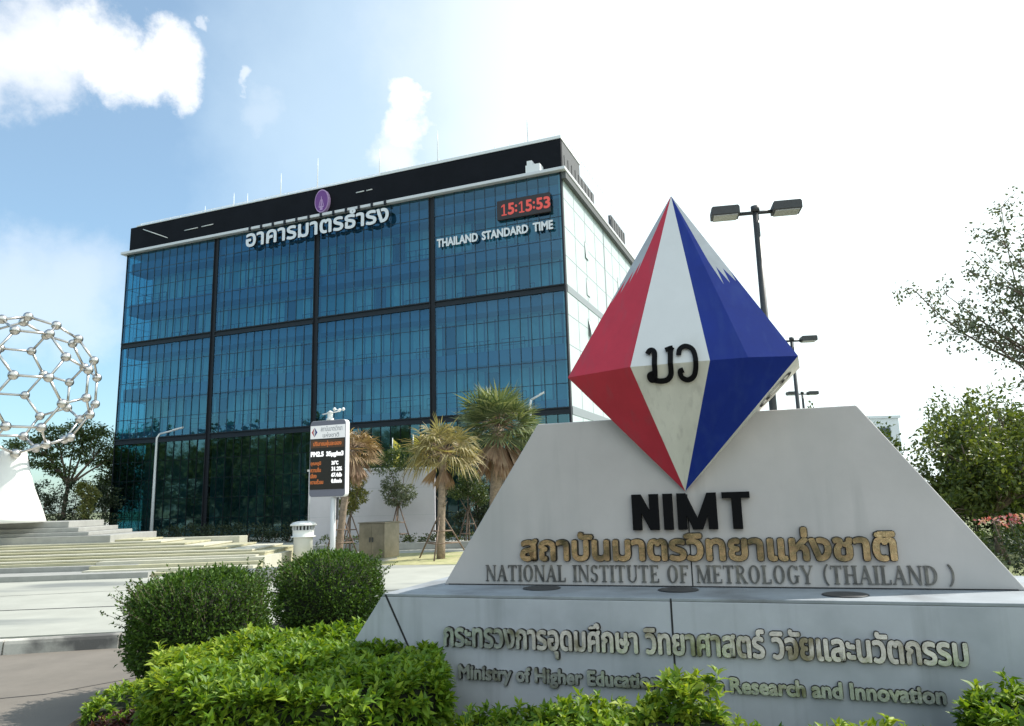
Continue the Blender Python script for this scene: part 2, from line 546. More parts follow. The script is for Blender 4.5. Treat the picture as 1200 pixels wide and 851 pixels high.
# ------------------------------------------------------------------ lettering helpers
def text_geo(body, w, h, depth, bold=0.0, res=3):
    """text outlines as (verts, faces); x right 0..w, z up 0..h, front face at y = -depth, back at y = 0"""
    cu = bpy.data.curves.new('lettering_outline', 'FONT')
    cu.body = body
    cu.resolution_u = res
    cu.extrude = 0.5
    o = bpy.data.objects.new('lettering_outline', cu)
    COL.objects.link(o)
    bpy.context.view_layer.update()
    dg = bpy.context.evaluated_depsgraph_get()
    me = bpy.data.meshes.new_from_object(o.evaluated_get(dg))
    bpy.data.objects.remove(o)
    bpy.data.curves.remove(cu)
    V = np.array([v.co for v in me.vertices])
    Fc = [tuple(p.vertices) for p in me.polygons]
    bpy.data.meshes.remove(me)
    lo, hi = V.min(0), V.max(0)
    r = bold
    sx, sy = (w - 2 * r) / (hi[0] - lo[0]), (h - 2 * r) / (hi[1] - lo[1])
    X = (V[:, 0] - lo[0]) * sx + r
    Z = (V[:, 1] - lo[1]) * sy + r
    front = V[:, 2] > 0
    verts, faces = [], []
    shifts = [(0, 0)] if not r else [(0, 0)] + [(r * math.cos(a), r * math.sin(a)) for a in np.arange(8) * math.pi / 4]
    for k, (dx, dz) in enumerate(shifts):
        n = len(verts)
        Y = np.where(front, -depth - 0.0006 * k, 0.0)
        verts += list(zip(X + dx, Y, Z + dz))
        faces += [tuple(i + n for i in f) for f in Fc]
    return verts, faces


def put_text(mb, geo, x, y, z, split=True):
    """append text; material 0 = face, 1 = sides/back when split"""
    verts, faces = geo
    V = [(a + x, b + y, c + z) for a, b, c in verts]
    n = len(mb.v)
    mb.v += V
    for f in faces:
        mb.f.append(tuple(i + n for i in f))
        p = [V[i] for i in f]
        ys = [q[1] for q in p]
        flat = max(ys) - min(ys) < 1e-5
        mb.mi.append(0 if (flat or not split) else 1)
        mb.sm.append(False)


def serif_text(body, height, width):
    """roman capitals with thick and thin strokes and slab serifs; returns list of polygons (x, z)"""
    T, t, s = .15, .06, .05

    def rc(x0, z0, x1, z1): return [(x0, z0), (x1, z0), (x1, z1), (x0, z1)]

    def sl(x0, x1, wd, z0=0.0, z1=1.0): return [(x0, z0), (x0 + wd, z0), (x1 + wd, z1), (x1, z1)]

    def arc(cx, cz, rx, rz, a0, a1, th, tv, n=14):
        out = []
        for i in range(n):
            a, b = R(a0 + (a1 - a0) * i / n), R(a0 + (a1 - a0) * (i + 1) / n)
            o = lambda q: (cx + rx * math.cos(q), cz + rz * math.sin(q))
            k = lambda q: (cx + (rx - th) * math.cos(q), cz + (rz - tv) * math.sin(q))
            out.append([o(a), o(b), k(b), k(a)])
        return out

    def foot(x, wd, z=0.0, e=.07): return rc(x - e, z, x + wd + e, z + s)

    def stem(x, wd=T): return [rc(x, 0, x + wd, 1), foot(x, wd), foot(x, wd, 1 - s)]
    G = {
        'N': (.72, stem(.08, t) + [rc(.58, 0, .58 + t, 1), foot(.58, t, 1 - s), sl(.53, .06, .13)]),
        'A': (.70, [sl(.06, .33, t), [(.50, 0), (.66, 0), (.41, 1), (.30, 1)], rc(.16, .3, .52, .3 + t), foot(.05, t), foot(.50, .14)]),
        'T': (.62, [rc(.235, 0, .235 + T, 1), foot(.235, T), rc(.03, 1 - t, .59, 1), rc(.03, .80, .07, 1), rc(.55, .80, .59, 1)]),
        'I': (.30, stem(.075)),
        'O': (.70, arc(.35, .5, .31, .52, 0, 360, T, t, 26)),
        'L': (.56, stem(.08) + [rc(.08, 0, .52, t), rc(.48, 0, .52, .24)]),
        'S': (.52, arc(.26, .74, .20, .27, 20, 270, .12, t) + arc(.26, .26, .22, .28, -160, 90, .13, t)
              + [rc(.42, .78, .46, .98), rc(.04, .02, .08, .24)]),
        'U': (.70, [rc(.09, .3, .09 + T, 1), rc(.56, .3, .56 + t, 1), foot(.09, T, 1 - s), foot(.56, t, 1 - s)]
              + arc(.355, .3, .265, .31, 180, 360, .11, t)),
        'E': (.58, stem(.08) + [rc(.08, 0, .54, t), rc(.08, .47, .40, .47 + t), rc(.08, 1 - t, .52, 1), rc(.50, 0, .54, .22), rc(.48, .80, .52, 1), rc(.37, .40, .40, .6)]),
        'F': (.55, stem(.08) + [rc(.08, .47, .40, .47 + t), rc(.08, 1 - t, .52, 1), rc(.48, .80, .52, 1), rc(.37, .40, .40, .6)]),
        'M': (.86, stem(.08, t) + [rc(.64, 0, .64 + T, 1), foot(.64, T), foot(.64, T, 1 - s), sl(.38, .08, .12), sl(.38, .68, .05)]),
        'R': (.66, stem(.08) + arc(.28, .75, .25, .25, -90, 90, .12, t) + [rc(.2, 1 - t, .28, 1), rc(.2, .5, .28, .5 + t), [(.26, .5), (.40, .5), (.64, 0), (.48, 0)], foot(.50, .12)]),
        'G': (.70, arc(.36, .5, .31, .52, 40, 330, T, t, 22) + [rc(.50, .06, .62, .42), foot(.50, .12, .40), rc(.58, .74, .62, .98)]),
        'Y': (.68, [rc(.27, 0, .27 + T, .46), foot(.27, T), sl(.27, .03, .14, .44), sl(.37, .57, t, .44), foot(.06, .1, 1 - s), foot(.55, t, 1 - s)]),
        'H': (.72, stem(.08) + stem(.50) + [rc(.1, .47, .55, .47 + t)]),
        'D': (.72, stem(.08) + arc(.28, .5, .38, .5, -90, 90, T, t, 18) + [rc(.15, 0, .28, t), rc(.15, 1 - t, .28, 1)]),
        '(': (.42, arc(.62, .5, .52, .72, 125, 235, .10, .06)),
        ')': (.42, arc(-.20, .5, .52, .72, -55, 55, .10, .06)),
        ' ': (.34, []),
    }
    x, polys = 0.0, []
    for ch in body:
        w, ps = G[ch]
        polys += [[(px + x, pz) for px, pz in p] for p in ps]
        x += w + .04
    k = width / x
    return [[(px * k, pz * height) for px, pz in p] for p in polys]


# ================================================================== SETTING
def ground_sheet(name, poly, z, m):
    mb = MB()
    mb.add([(x, y, z) for x, y in poly], [tuple(range(len(poly)))])
    return tag(mb.build(name, m), kind='structure')


ground_sheet('ground', [(-900, -900), (900, -900), (900, 900), (-900, 900)], -.30, 'far_ground')
ground_sheet('road', [(-90, -14), (60, -14), (60, 12), (-5, 13.9), (-40, 13.2), (-90, 12.2)], -.22, 'road')
mb = MB()
plz = [(-90, 12.30), (-40, 13.30), (-12, 13.62), (-7.2, 14.28), (-4.6, 15.2), (3, 14), (14, 11), (60, 11), (60, 140), (-90, 140)]
mb.prism(plz, -.29, 0.0)
tag(mb.build('plaza', 'concrete_plaza'), kind='structure')
# kerb: a line of stones with a rounded top, lighter than the road
kp = [(-90, 12.15), (-40, 13.12), (-12, 13.44), (-9, 13.72), (-7.2, 14.10), (-5.6, 14.75), (-4.6, 15.05)]
mb = MB()
for (x0, y0), (x1, y1) in zip(kp[:-1], kp[1:]):
    n = max(1, int(math.hypot(x1 - x0, y1 - y0) / 1.0))
    dx, dy = (x1 - x0) / n, (y1 - y0) / n
    l = math.hypot(dx, dy); nx, ny = dy / l, -dx / l
    for i in range(n):
        a = (x0 + dx * i + dx / l * .006, y0 + dy * i + dy / l * .006)
        b = (x0 + dx * (i + 1) - dx / l * .006, y0 + dy * (i + 1) - dy / l * .006)
        j = RNG.normal() * .008
        w = .2
        prof = [(0.0, -.28), (0.0, .015), (.14, .02), (.185, 0.0), (.2, -.05), (.23, -.28)]
        vs = [(p[0] + nx * (o + j), p[1] + ny * (o + j), z) for p in (a, b) for o, z in prof]
        k = len(prof)
        mb.add(vs, [tuple(range(k)), tuple(range(2 * k - 1, k - 1, -1))] + [(q, q + k, q + 1 + k, q + 1) for q in range(k - 1)])
tag(mb.build('kerb', 'kerb'), kind='structure')
# drain line and joints on the paving
mb = MB()
for pts, w in (([(-60, 16.6), (-16, 17.2), (-9, 17.9), (-3, 19.6)], .10), ([(-60, 19.6), (-14, 20.6), (-10, 21.4)], .035)):
    for (x0, y0), (x1, y1) in zip(pts[:-1], pts[1:]):
        mb.add([(x0, y0, .004), (x1, y1, .004), (x1, y1 + w, .004), (x0, y0 + w, .004)], [(0, 1, 2, 3)])
tag(mb.build('drain_channel', 'joint_dark'), kind='structure')
mb = MB()
pts = [(-40, 8.0), (-8.5, 9.9), (-6.4, 10.6), (-5.2, 11.9)]
for (x0, y0), (x1, y1) in zip(pts[:-1], pts[1:]):
    mb.add([(x0, y0, -.216), (x1, y1, -.216), (x1, y1 + .03, -.216), (x0, y0 + .03, -.216)], [(0, 1, 2, 3)])
tag(mb.build('road_joint', 'joint_dark'), kind='structure')

bed = [(-4.0, 4.0), (-4.45, 7.0), (-4.95, 9.6), (-4.9, 12.4), (-4.5, 14.9), (3, 13.8), (14, 10.8), (14, 3.2), (0, 3.2)]
mb = MB()
mb.prism(bed, -.30, .03)
tag(mb.build('planting_bed', 'soil'), kind='structure')
mb = MB()
lw = [(-9.6, 29.0), (-6.4, 28.0), (-4.5, 27.2), (-1.5, 26.6), (3, 28.6), (3, 33), (-10.2, 33.5)]
mb.add([(x, y, .008) for x, y in lw], [tuple(range(len(lw)))])
tag(mb.build('lawn', 'lawn_dry'), kind='structure')
mb = MB()
mb.add([(x, y, .008) for x, y in [(10, 14), (60, 14), (60, 60), (10, 60)]], [(0, 1, 2, 3)])
tag(mb.build('grass_verge', 'grass'), kind='structure')

# stepped terrace on the left, one object
mb = MB()
mb.prism([(-60, 23.9), (-16, 24.65), (-12.06, 25.0), (-12.3, 30), (-60, 30)], -.02, .17, mi=1)
mb.prism([(-60, 25.2), (-13.0, 26.1), (-13.2, 30), (-60, 30)], .1, .335, mi=1)
fld = [(-60, 23.4), (-13.7, 26.55), (-12.6, 30.0), (-60, 31)]
mb.prism(fld, .2, .42, mi=0)
for i, xr in enumerate([-9.3, -9.1, -9.7, -10.8, -11.8, -12.7, -13.8, -14.7]):
    ya = 26.75 + .40 * i
    zt = .42 + .078 * (i + 1)
    mb.prism([(-60, ya - 3.0), (xr, ya + .35), (xr - .02, 31.5), (-60, 31.5)], 0.0, zt - .05, mi=0)
    mb.prism([(-60, ya - 3.02), (xr + .02, ya + .33), (xr, 31.6), (-60, 31.6)], zt - .05, zt, mi=2 if i % 2 == 0 else 0)
for k in range(4):
    mb.prism([(-14.5, 25.05 + .42 * k), (-9.0 + .05 * k, 25.5 + .42 * k), (-9.0 + .05 * k, 30), (-14.5, 30)], -.02, .11 * (k + 1), mi=2 if k % 2 else 0)
tag(mb.build('terrace_steps', ['terrace', 'step_grey', 'step_stone']), kind='structure')

# ================================================================== OFFICE BUILDING
YAW = 0.37394
BW, BH = 9.5285, 8.0
bld = empty('office_building', (3.5423, 45.398, 0), -YAW)
tag(bld, 'large blue glass office block with dark roof screen and a red digital clock', 'building')
XL = -4 * BW
Z1, Z2, ZT = 7.48, 15.33, 23.10
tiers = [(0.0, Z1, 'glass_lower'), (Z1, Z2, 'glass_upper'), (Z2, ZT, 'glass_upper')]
# glass panels with their mullion grids
for i in range(4):
    x0, x1 = -BW * (i + 1) + .22, -BW * i - .22
    if i == 3: x0 = XL + .03
    if i == 0: x1 = -.12
    for zi, (z0, z1, gm) in enumerate(tiers):
        a, b = z0 + (.22 if zi else 0), z1 - (.22 if zi < 2 else 0)
        mb = MB()
        for ci in range(12):
            for ri in range(5):
                xa, xb = x0 + (x1 - x0) * ci / 12, x0 + (x1 - x0) * (ci + 1) / 12
                za, zb_ = a + (b - a) * ri / 5, a + (b - a) * (ri + 1) / 5
                tx, tz = RNG.normal() * .0035, RNG.normal() * .006
                mb.add([(xa, .056 - tx - tz, za), (xb, .056 + tx - tz, za), (xb, .056 + tx + tz, zb_), (xa, .056 - tx + tz, zb_)], [(0, 1, 2, 3)])
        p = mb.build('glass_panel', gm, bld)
        g = MB()
        ncol = 12
        for k in range(1, ncol):
            x = x0 + (x1 - x0) * k / ncol
            g.box(x - .025, x + .025, .02, .048, a, b)
        nrow = 5
        for k in range(1, nrow):
            z = a + (b - a) * k / nrow
            g.box(x0, x1, .025, .047, z - .02, z + .02)
        g.build('mullion_grid', 'mullion' if zi else 'mullion_low', p)
# posts and bands
for i in range(5):
    x = -BW * i
    if i == 0: g = MB().box(-.12, 0, 0, .3, 0, ZT)
    elif i == 4: g = MB().box(XL, XL + .03, 0, .3, 0, ZT)
    else:
        g = MB().box(x - .22, x + .22, .11, .3, 0, ZT)
        g.box(x - .22, x - .16, .0, .108, 0, ZT); g.box(x + .16, x + .22, .0, .108, 0, ZT)
    g.build('facade_post', 'post_dark', bld)
for z in (Z1, Z2):
    for i in range(4):
        x0, x1 = -BW * (i + 1) + .22, -BW * i - .22
        if i == 3: x0 = XL + .03
        if i == 0: x1 = -.12
        g = MB().box(x0, x1, .06, .3, z - .22, z + .22)
        g.box(x0, x1, -.05, .058, z + .14, z + .22); g.box(x0, x1, -.05, .058, z - .22, z - .14)
        g.build('facade_band', 'band_dark', bld)
# rooms seen through the glass: slabs, inner wall, pale windows, walkway rails
fl = [Z1 + .1, Z1 + 3.65, Z1 + 7.2, Z1 + 10.75, Z1 + 14.3]
mb = MB()
for z in fl:
    mb.box(XL + .1, -.2, .45, 2.2, z - .25, z + .65)
mb.build('floor_slab', 'slab_inner', bld)
mb = MB()
mb.box(XL + 1.2, -.2, 1.75, 2.2, Z1, ZT)
mb.build('inner_wall', 'wall_inner', bld)
rr = random.Random(5)
for z in fl:
    x = XL + 1.6
    while x < -1.5:
        run = rr.choice([2, 3, 3, 4, 5])
        win = MB(); fr = MB(); x_in = x
        for k in range(run):
            if x > -1.2: break
            hgt = rr.choice([2.2, 2.2, 1.9, 2.2, 1.4])
            zt = min(z + 3.1, ZT - .1)
            win.box(x, x + .70, 1.70, 1.74, max(z + .7, zt - hgt), zt)
            fr.box(x + .70, x + .79, 1.66, 1.745, z + .7, zt)
            x += .79
        w_ = win.build('inner_window', 'window_inner', bld)
        fr.build('window_frame', 'frame_inner', w_)
        if rr.random() < .5 and x < -2:
            MB().box(x + .1, x + .9, 1.68, 1.745, z + .65, min(z + 3.0, ZT - .1)).build('inner_door', 'frame_inner', bld)
        x += rr.choice([.8, 1.6, 1.6, 2.4])
    x = XL + .5
    while x < -3:
        w = rr.choice([1.6, 2.4, 3.2])
        zr = z + 1.45
        if zr < ZT:
            rl = MB()
            rl.box(x, x + w, .80, .84, zr - .03, zr + .02)
            rl.box(x, x + w, .80, .84, zr - .45, zr - .41)
            for k in range(int(w / .8) + 1):
                rl.box(x + k * .8, x + k * .8 + .04, .795, .845, z + .65, zr)
            rl.build('walkway_rail', 'frame_inner', bld)
        x += w + rr.choice([.8, 1.6, 3.2])
mb = MB(); mb.box(XL + .1, -.2, 3.0, 3.4, 0, Z1)
for k in range(10):
    mb.box(XL + 2 + k * 3.7, XL + 2.5 + k * 3.7, 1.6, 2.1, 0, Z1)
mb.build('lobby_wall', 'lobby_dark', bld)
# body: side cladding, left flank, back
BD = 34.0
mb = MB()
mb.box(-.3, -.003, .31, BD, 0, ZT)
mb.build('side_cladding', 'side_clad', bld)
mb = MB()
for z in (Z1, Z2):
    mb.box(-.05, .03, .3, BD, z - .24, z + .24)
for y in (10.5, 21.5):
    mb.box(-.05, .02, y - .12, y + .12, 0, ZT)
for z in np.arange(1.9, 23, 1.95):
    mb.box(-.02, .006, .3, BD, z - .022, z + .022)
for y in np.arange(2.6, BD, 2.6):
    mb.box(-.02, .007, y - .03, y + .03, 0, ZT)
mb.build('side_joint', 'side_line', bld)
for y, z, op in ((5.3, 19.3, .06), (5.3, 16.6, .03), (5.3, 13.7, .22), (15, 19.3, .03), (15, 13.7, .1)):
    mb = MB()
    mb.box(0.0, .012, y - .42, y + .42, z - .62, z + .62)
    mb.add([(.016, y - .38, z + .58), (.016, y + .38, z + .58), (.016 + op, y + .38, z - .58), (.016 + op, y - .38, z - .58)], [(0, 1, 2, 3)], mi=1)
    mb.build('side_window', ['side_line', 'side_clad'], bld)
mb = MB()
mb.box(XL, XL + .02, .31, 4.5, 0, ZT)
g = mb.build('flank_glass', 'glass_upper', bld)
mb = MB()
for k in range(1, 6):
    mb.box(XL - .02, XL - .003, .31 + k * .8, .34 + k * .8, 0, ZT)
for k in range(1, 15):
    mb.box(XL - .02, XL - .004, .31, 4.5, k * 1.55, k * 1.55 + .04)
mb.build('mullion_grid', 'mullion', g)
mb = MB()
mb.box(XL, XL + .3, 4.5, BD, 0, ZT); mb.box(XL + .3, -.3, BD - .3, BD, 0, ZT)
mb.build('back_wall', 'far_wall', bld)
# cornice (interrupted behind the letters) and roof
mb = MB()
mb.box(XL - .35, .36, -.36, 0.0, ZT, ZT + .22)
mb.box(.0, .36, 0.0, BD, ZT, ZT + .22)
mb.box(XL - .35, XL, 0.0, BD, ZT, ZT + .22)
mb.build('cornice', 'cornice', bld, bevel=.03)
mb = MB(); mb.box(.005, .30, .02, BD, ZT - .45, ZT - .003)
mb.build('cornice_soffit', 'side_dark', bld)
mb = MB(); mb.box(XL + .01, -.01, .01, BD - .01, ZT + .003, ZT + .19)
mb.build('roof', 'step_grey', bld)
mb = MB()
mb.box(XL - .9 + 0.0, -.25, .95, 1.25, ZT + .2, 25.95)
mb.box(XL + .1, XL + .4, 1.25, 12, ZT + .2, 25.95)
mb.build('roof_screen', 'screen_dark', bld)
mb = MB()
mb.box(-.5, -.25, 1.25, 5.4, ZT + .2, 25.95); mb.box(-.5, -.25, 5.403, 9.2, ZT + .2, 25.1)
for k in range(9):
    mb.box(-.25, -.21, 1.6 + k * .85, 1.66 + k * .85, ZT + .3, 25.0)
mb.build('roof_screen', 'screen_side', bld)
mb = MB()
mb.box(-.5, -.25, 14.6, 19.6, ZT + .2, 25.4)
for k in range(6):
    mb.box(-.25, -.21, 14.8 + k * .85, 14.86 + k * .85, ZT + .3, 25.3)
mb.build('roof_screen', 'screen_side', bld)
mb = MB()
mb.box(XL - .2, -14.2, .9, 1.3, 25.953, 26.05); mb.box(-14.2, -.2, .9, 1.3, 25.953, 26.16)
mb.box(-.55, -.2, 1.3, 5.5, 25.953, 26.15)
for y in np.arange(1.0, 22, .75):
    mb.box(-.32, -.30, y, y + .025, 25.0 if y > 5.5 else 26.1, 26.6)
mb.box(-.325, -.30, 1.0, 22, 26.58, 26.61)
for x in np.arange(XL, -.4, 1.1):
    mb.box(x, x + .04, 1.15, 1.19, 26.05, 26.28 if x < -14.2 else 26.45)
mb.box(XL - .1, -14.2, 1.15, 1.19, 26.26, 26.30)
mb.build('roof_rail', 'rail', bld)
for s, z in ((31.5, 26.6), (28.5, 27.2), (27.1, 26.9), (23.8, 28.0), (20.3, 28.6), (14.7, 28.2), (9.8, 28.6), (2.8, 28.5)):
    MB().tube([(-s, 1.6, 25.5), (-s, 1.6, z - .6), (-s, 1.6, z + .3)], [.045, .035, .015], 6).build('lightning_rod', 'rail', bld)
mb = MB(); mb.box(-2.35, -1.35, -.30, .4, ZT + .223, ZT + .75); mb.box(-2.25, -1.9, -.3, .3, ZT + .75, ZT + 1.05)
mb.build('roof_camera', 'rail', bld)
MB().tube([(XL + .6, .9, 25.6), (XL + 3.4, .9, 24.4)], .04, 5).build('screen_lamp', 'white_paint', bld)
for xa, xb, z in ((XL + 5.2, XL + 6.6, 24.75), (XL + 7, XL + 8.2, 24.78), (-16.3, -15.6, 25.0), (-15.4, -14.9, 25.0)):
    MB().tube([(xa, .92, z), (xb, .92, z + .02)], .04, 5).build('screen_lamp', 'white_paint', bld)
# Thai name, hung on hangers in front of the cornice
mb = MB()
put_text(mb, text_geo('อาคารมาตรธำรง', 12.6, 1.50, .18, bold=.048), -25.24, -.30, 21.64)
mb.build('lettering', ['facade_letter', 'post_dark'], bld)
for k in range(12):
    x = -25.0 + k * 1.09
    mb = MB()
    mb.box(x - .09, x + .09, -.42, -.364, ZT - .1, ZT + .24)
    mb.box(x - .09, x + .09, -.363, -.31, ZT - .1, ZT - .003)
    mb.build('letter_hanger', 'post_dark', bld)
mb = MB()
put_text(mb, text_geo('THAILAND', 3.09, .62, .10, bold=.030), -9.02, -.10, 19.22)
put_text(mb, text_geo('STANDARD', 3.32, .62, .10, bold=.030), -5.65, -.10, 19.22)
put_text(mb, text_geo('TIME', 1.40, .62, .10, bold=.030), -2.02, -.10, 19.22)
mb.build('lettering', ['facade_letter', 'post_dark'], bld)
mb = MB(); mb.box(-4.5, -.75, -.24, -.02, 20.40, 21.76)
ck = mb.build('clock_display', 'clock_face', bld, bevel=.03)
mb = MB()
ONE = [[(.44, 0), (.64, 0), (.64, 1), (.44, 1)], [(.12, .74), (.40, .84), (.40, 1), (.12, .84)], [(.14, 0), (.92, 0), (.92, .10), (.14, .10)]]
xd = -4.22
for ch in '15:15:53':
    if ch == '1':
        for k, p in enumerate(ONE):
            mb.prism([(xd + a * .47, 20.67 + b * .78) for a, b in p], -.262 - .001 * k, -.245, axis='y')
    else:
        w_ = .46 if ch != ':' else .15
        h_ = .82 if ch != ':' else .52
        put_text(mb, text_geo(ch, w_, h_, .02, bold=.034), xd + .01, -.245, 20.66 if ch != ':' else 20.78, split=False)
    xd += .51 if ch != ':' else .23
mb.build('digit', 'clock_digit', ck)
# oval emblem on the roof screen
mb = MB()
cx, cz, rx, rz = -19.16, 24.76, .62, .92
n = 28
for k, (sc, y, mi) in enumerate(((1.0, .62, 1), (.90, .60, 0))):
    ring = [(cx + rx * sc * math.cos(2 * math.pi * i / n), cz + rz * sc * math.sin(2 * math.pi * i / n)) for i in range(n)]
    mb.prism(ring, y, .90, axis='y', mi=mi)
def shield(pts): mb.prism([(cx + a, cz + b) for a, b in pts], .585, .605, axis='y', mi=1)
shield([(-.26, -.42), (.26, -.42), (.20, -.52), (-.20, -.52)])
shield([(-.12, -.74), (.12, -.74), (.12, -.53), (-.12, -.53)])
shield([(-.05, -.40), (.05, -.40), (.02, .35), (-.02, .35)])
shield([(-.22, -.38), (-.16, -.38), (-.05, .10), (-.09, .12)])
shield([(.16, -.38), (.22, -.38), (.09, .12), (.05, .10)])
mb.build('emblem', ['emblem_purple', 'emblem_pale'], bld)

# ================================================================== SIGN
SA = R(18.5)
SO = (8 * math.sin(SA), 8 * math.cos(SA), 0)
sign = empty('monument_sign', SO, -SA)
tag(sign, 'grey stone sign wall shaped as a trapezoid on a wide lettered base', 'sign')
LZ = 1.268
mb = MB()
mb.prism([(-3.562, LZ), (2.12, LZ), (.895, 3.02), (-2.393, 3.02)], 0.0, .55, axis='y')
mb.build('wall_slab', 'sign_wall', sign, bevel=.012)
mb = MB()
base_poly = [(-4.86, -.12), (3.42, -.12), (2.44, LZ), (-3.875, LZ)]
mb.prism([(a, b if b < 1 else LZ - .03) for a, b in [(-4.86, -.12), (3.42, -.12), (2.463, 1), (-3.897, 1)]], -.84, 1.3, axis='y')
mb.v = [(x, y, LZ - .03 if abs(z - 1) < 1e-6 else z) for x, y, z in mb.v]
mb.build('base', 'sign_base', sign, bevel=.008)
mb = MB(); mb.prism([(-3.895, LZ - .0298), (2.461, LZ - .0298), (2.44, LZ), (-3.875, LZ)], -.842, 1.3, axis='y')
mb.build('ledge', 'ledge_shaded', sign, bevel=.006)  # cap slab added to carry the ledge's painted shade
mb = MB()
yj = -.843
mb.box(-.935, -.918, yj, -.80, 0, LZ - .004)
mb.add([(-3.862, yj, LZ - .008), (-3.838, yj, LZ - .008), (-3.40, yj, .42), (-3.424, yj, .42)], [(0, 1, 2, 3)])
mb.box(-.81, -.797, -.003, .02, LZ, 2.2)
mb.box(-3.5, 2.05, -.012, .02, LZ - .001, LZ + .012)
mb.build('joint', 'joint_dark', sign)
# NIMT
mb = MB()
X0, Wd, ZB, Ht = -1.372, 1.191, 1.842, .368
st = .088


def blk(polys, mbx, x0, sx, z0, sz, y0, y1, mi=0):
    for k, p in enumerate(polys):
        mbx.prism([(x0 + a * sx, z0 + b * sz) for a, b in p], y0 - .0006 * (k % 9), y1, axis='y', mi=mi)


def bar(x0, x1): return [(x0, 0), (x1, 0), (x1, 1), (x0, 1)]


for polys in ([bar(0, .078), bar(.152, .23), [(.152, 0), (.23, 0), (.078, 1), (0, 1)]], [bar(.272, .352)],
              [bar(.392, .468), bar(.648, .724), [(.518, 0), (.598, 0), (.468, 1), (.392, 1)], [(.518, 0), (.598, 0), (.724, 1), (.648, 1)]],
              [bar(.848, .928), [(.772, .83), (1.0, .83), (1.0, 1), (.772, 1)]]):
    mb = MB()
    blk(polys, mb, X0, Wd, ZB, Ht, -.06, -.002)
    mb.build('letter', 'letter_black', sign)
mb = MB()
put_text(mb, [(v, f) for v, f in [text_geo('สถาบันมาตรวิทยาแห่งชาติ', 3.746, .341, .020, bold=.0215)]][0], -2.638, -.002, 1.519, split=False)
mb.mi = [1] * len(mb.mi)
put_text(mb, text_geo('สถาบันมาตรวิทยาแห่งชาติ', 3.73, .325, .045, bold=.0135), -2.63, -.002, 1.527)
mb.build('lettering', ['letter_gold', 'letter_side'], sign)
mb = MB()
blk(serif_text('NATIONAL INSTITUTE OF METROLOGY (THAILAND )', .172, 4.63), mb, -3.05, 1, 1.312, 1, -.014, -.002)
mb.build('lettering', ['letter_bronze'], sign)
mb = MB()
put_text(mb, text_geo('กระทรวงการอุดมศึกษา วิทยาศาสตร์ วิจัยและนวัตกรรม', 4.612, .347, .014, bold=.0145), -3.189, -.842, .692, split=False)
mb.mi = [1] * len(mb.mi)
put_text(mb, text_geo('กระทรวงการอุดมศึกษา วิทยาศาสตร์ วิจัยและนวัตกรรม', 4.60, .335, .035, bold=.0085), -3.185, -.842, .700)
mb.build('lettering', ['letter_steel', 'letter_side'], sign)
mb = MB()
put_text(mb, text_geo('Ministry of Higher Education Science Research and Innovation', 4.260, .188, .012, bold=.0125), -3.034, -.842, .431, split=False)
mb.mi = [1] * len(mb.mi)
put_text(mb, text_geo('Ministry of Higher Education Science Research and Innovation', 4.25, .178, .032, bold=.0075), -3.03, -.842, .438)
mb.build('lettering', ['letter_steel', 'letter_side'], sign)
# low lamps lying on the ledge
LEDGE = [(-2.33, -.26, 'round flat uplight on the ledge below the word NATIONAL'),
         (-.92, -.27, 'round flat uplight on the ledge below the word METROLOGY'),
         (.58, -.47, 'round flat uplight on the ledge below the bracketed word')]
for k, (x, y, lb) in enumerate(LEDGE):
    if k == 0:
        u0 = empty('uplight', (0, 0, 0)); u0.scale = (.95, .95, .5)
        mb = MB(); mb.lathe([(.20, 0.002), (.21, .012), (.20, .022), (.165, .024)], seg=24); mb.build('rim', 'pole_dark', u0)
        mb = MB(); mb.lathe([(.160, .004), (.155, .018), (.001, .021)], seg=24); mb.build('lens', 'letter_black', u0)
        u = u0
    else:
        u = copy_tree(u0)
    c, s = math.cos(-SA), math.sin(-SA)
    u.location = (SO[0] + c * x - s * y, SO[1] + s * x + c * y, LZ)
    tag(u, lb, 'uplight', 'uplights on the sign ledge')

# ================================================================== DIAMOND
dia = empty('diamond_sculpture', (SO[0] + math.cos(-SA) * -.81 - math.sin(-SA) * -.05, SO[1] + math.sin(-SA) * -.81 + math.cos(-SA) * -.05, 2.228), -SA)
tag(dia, 'tall red, white and blue faceted diamond standing on its tip before the sign wall', 'sculpture')
ZE = 3.48 - 2.228
APX, TIP = Vector((.06, .03, 5.47 - 2.228)), Vector((0, 0, 0))
A_, B_, C_, D_, E_ = (-1.148, -.20), (-.404, -.556), (.378, -.556), (.735, -.556), (1.192, -.405)
E2, D2, B2, A2 = (1.235, .35), (.735, .62), (-.404, .62), (-1.148, .35)
eq = {k: Vector((p[0], p[1], ZE)) for k, p in dict(A=A_, B=B_, C=C_, D=D_, E=E_, E2=E2, D2=D2, B2=B2, A2=A2).items()}
shell = MB()


def lerp(a, b, t): return a + (b - a) * t


def quadface(P, a, b, mi):
    shell.add([P, a, b], [(0, 1, 2)], mi)


faces_ = [('A', 'B', 1), ('B', 'C', 0), ('C', 'D', 2), ('D', 'E', 2), ('E', 'E2', 0), ('E2', 'D2', 1), ('D2', 'B2', 0), ('B2', 'A2', 2), ('A2', 'A', 0)]
up_skip = {('A', 'B'), ('D', 'E')}
for a, b, mi in faces_:
    shell.add([TIP, eq[b], eq[a]], [(0, 1, 2)], 3 if (mi == 0) else mi)
    if (a, b) not in up_skip:
        shell.add([APX, eq[a], eq[b]], [(0, 1, 2)], mi)
# upper side faces: paint grey at the top with a saw-tooth edge


def facept(a, b, s, h):      # s across (0 at a, 1 at b), h from apex 0 to equator 1
    return lerp(APX, lerp(eq[a], eq[b], s), h)


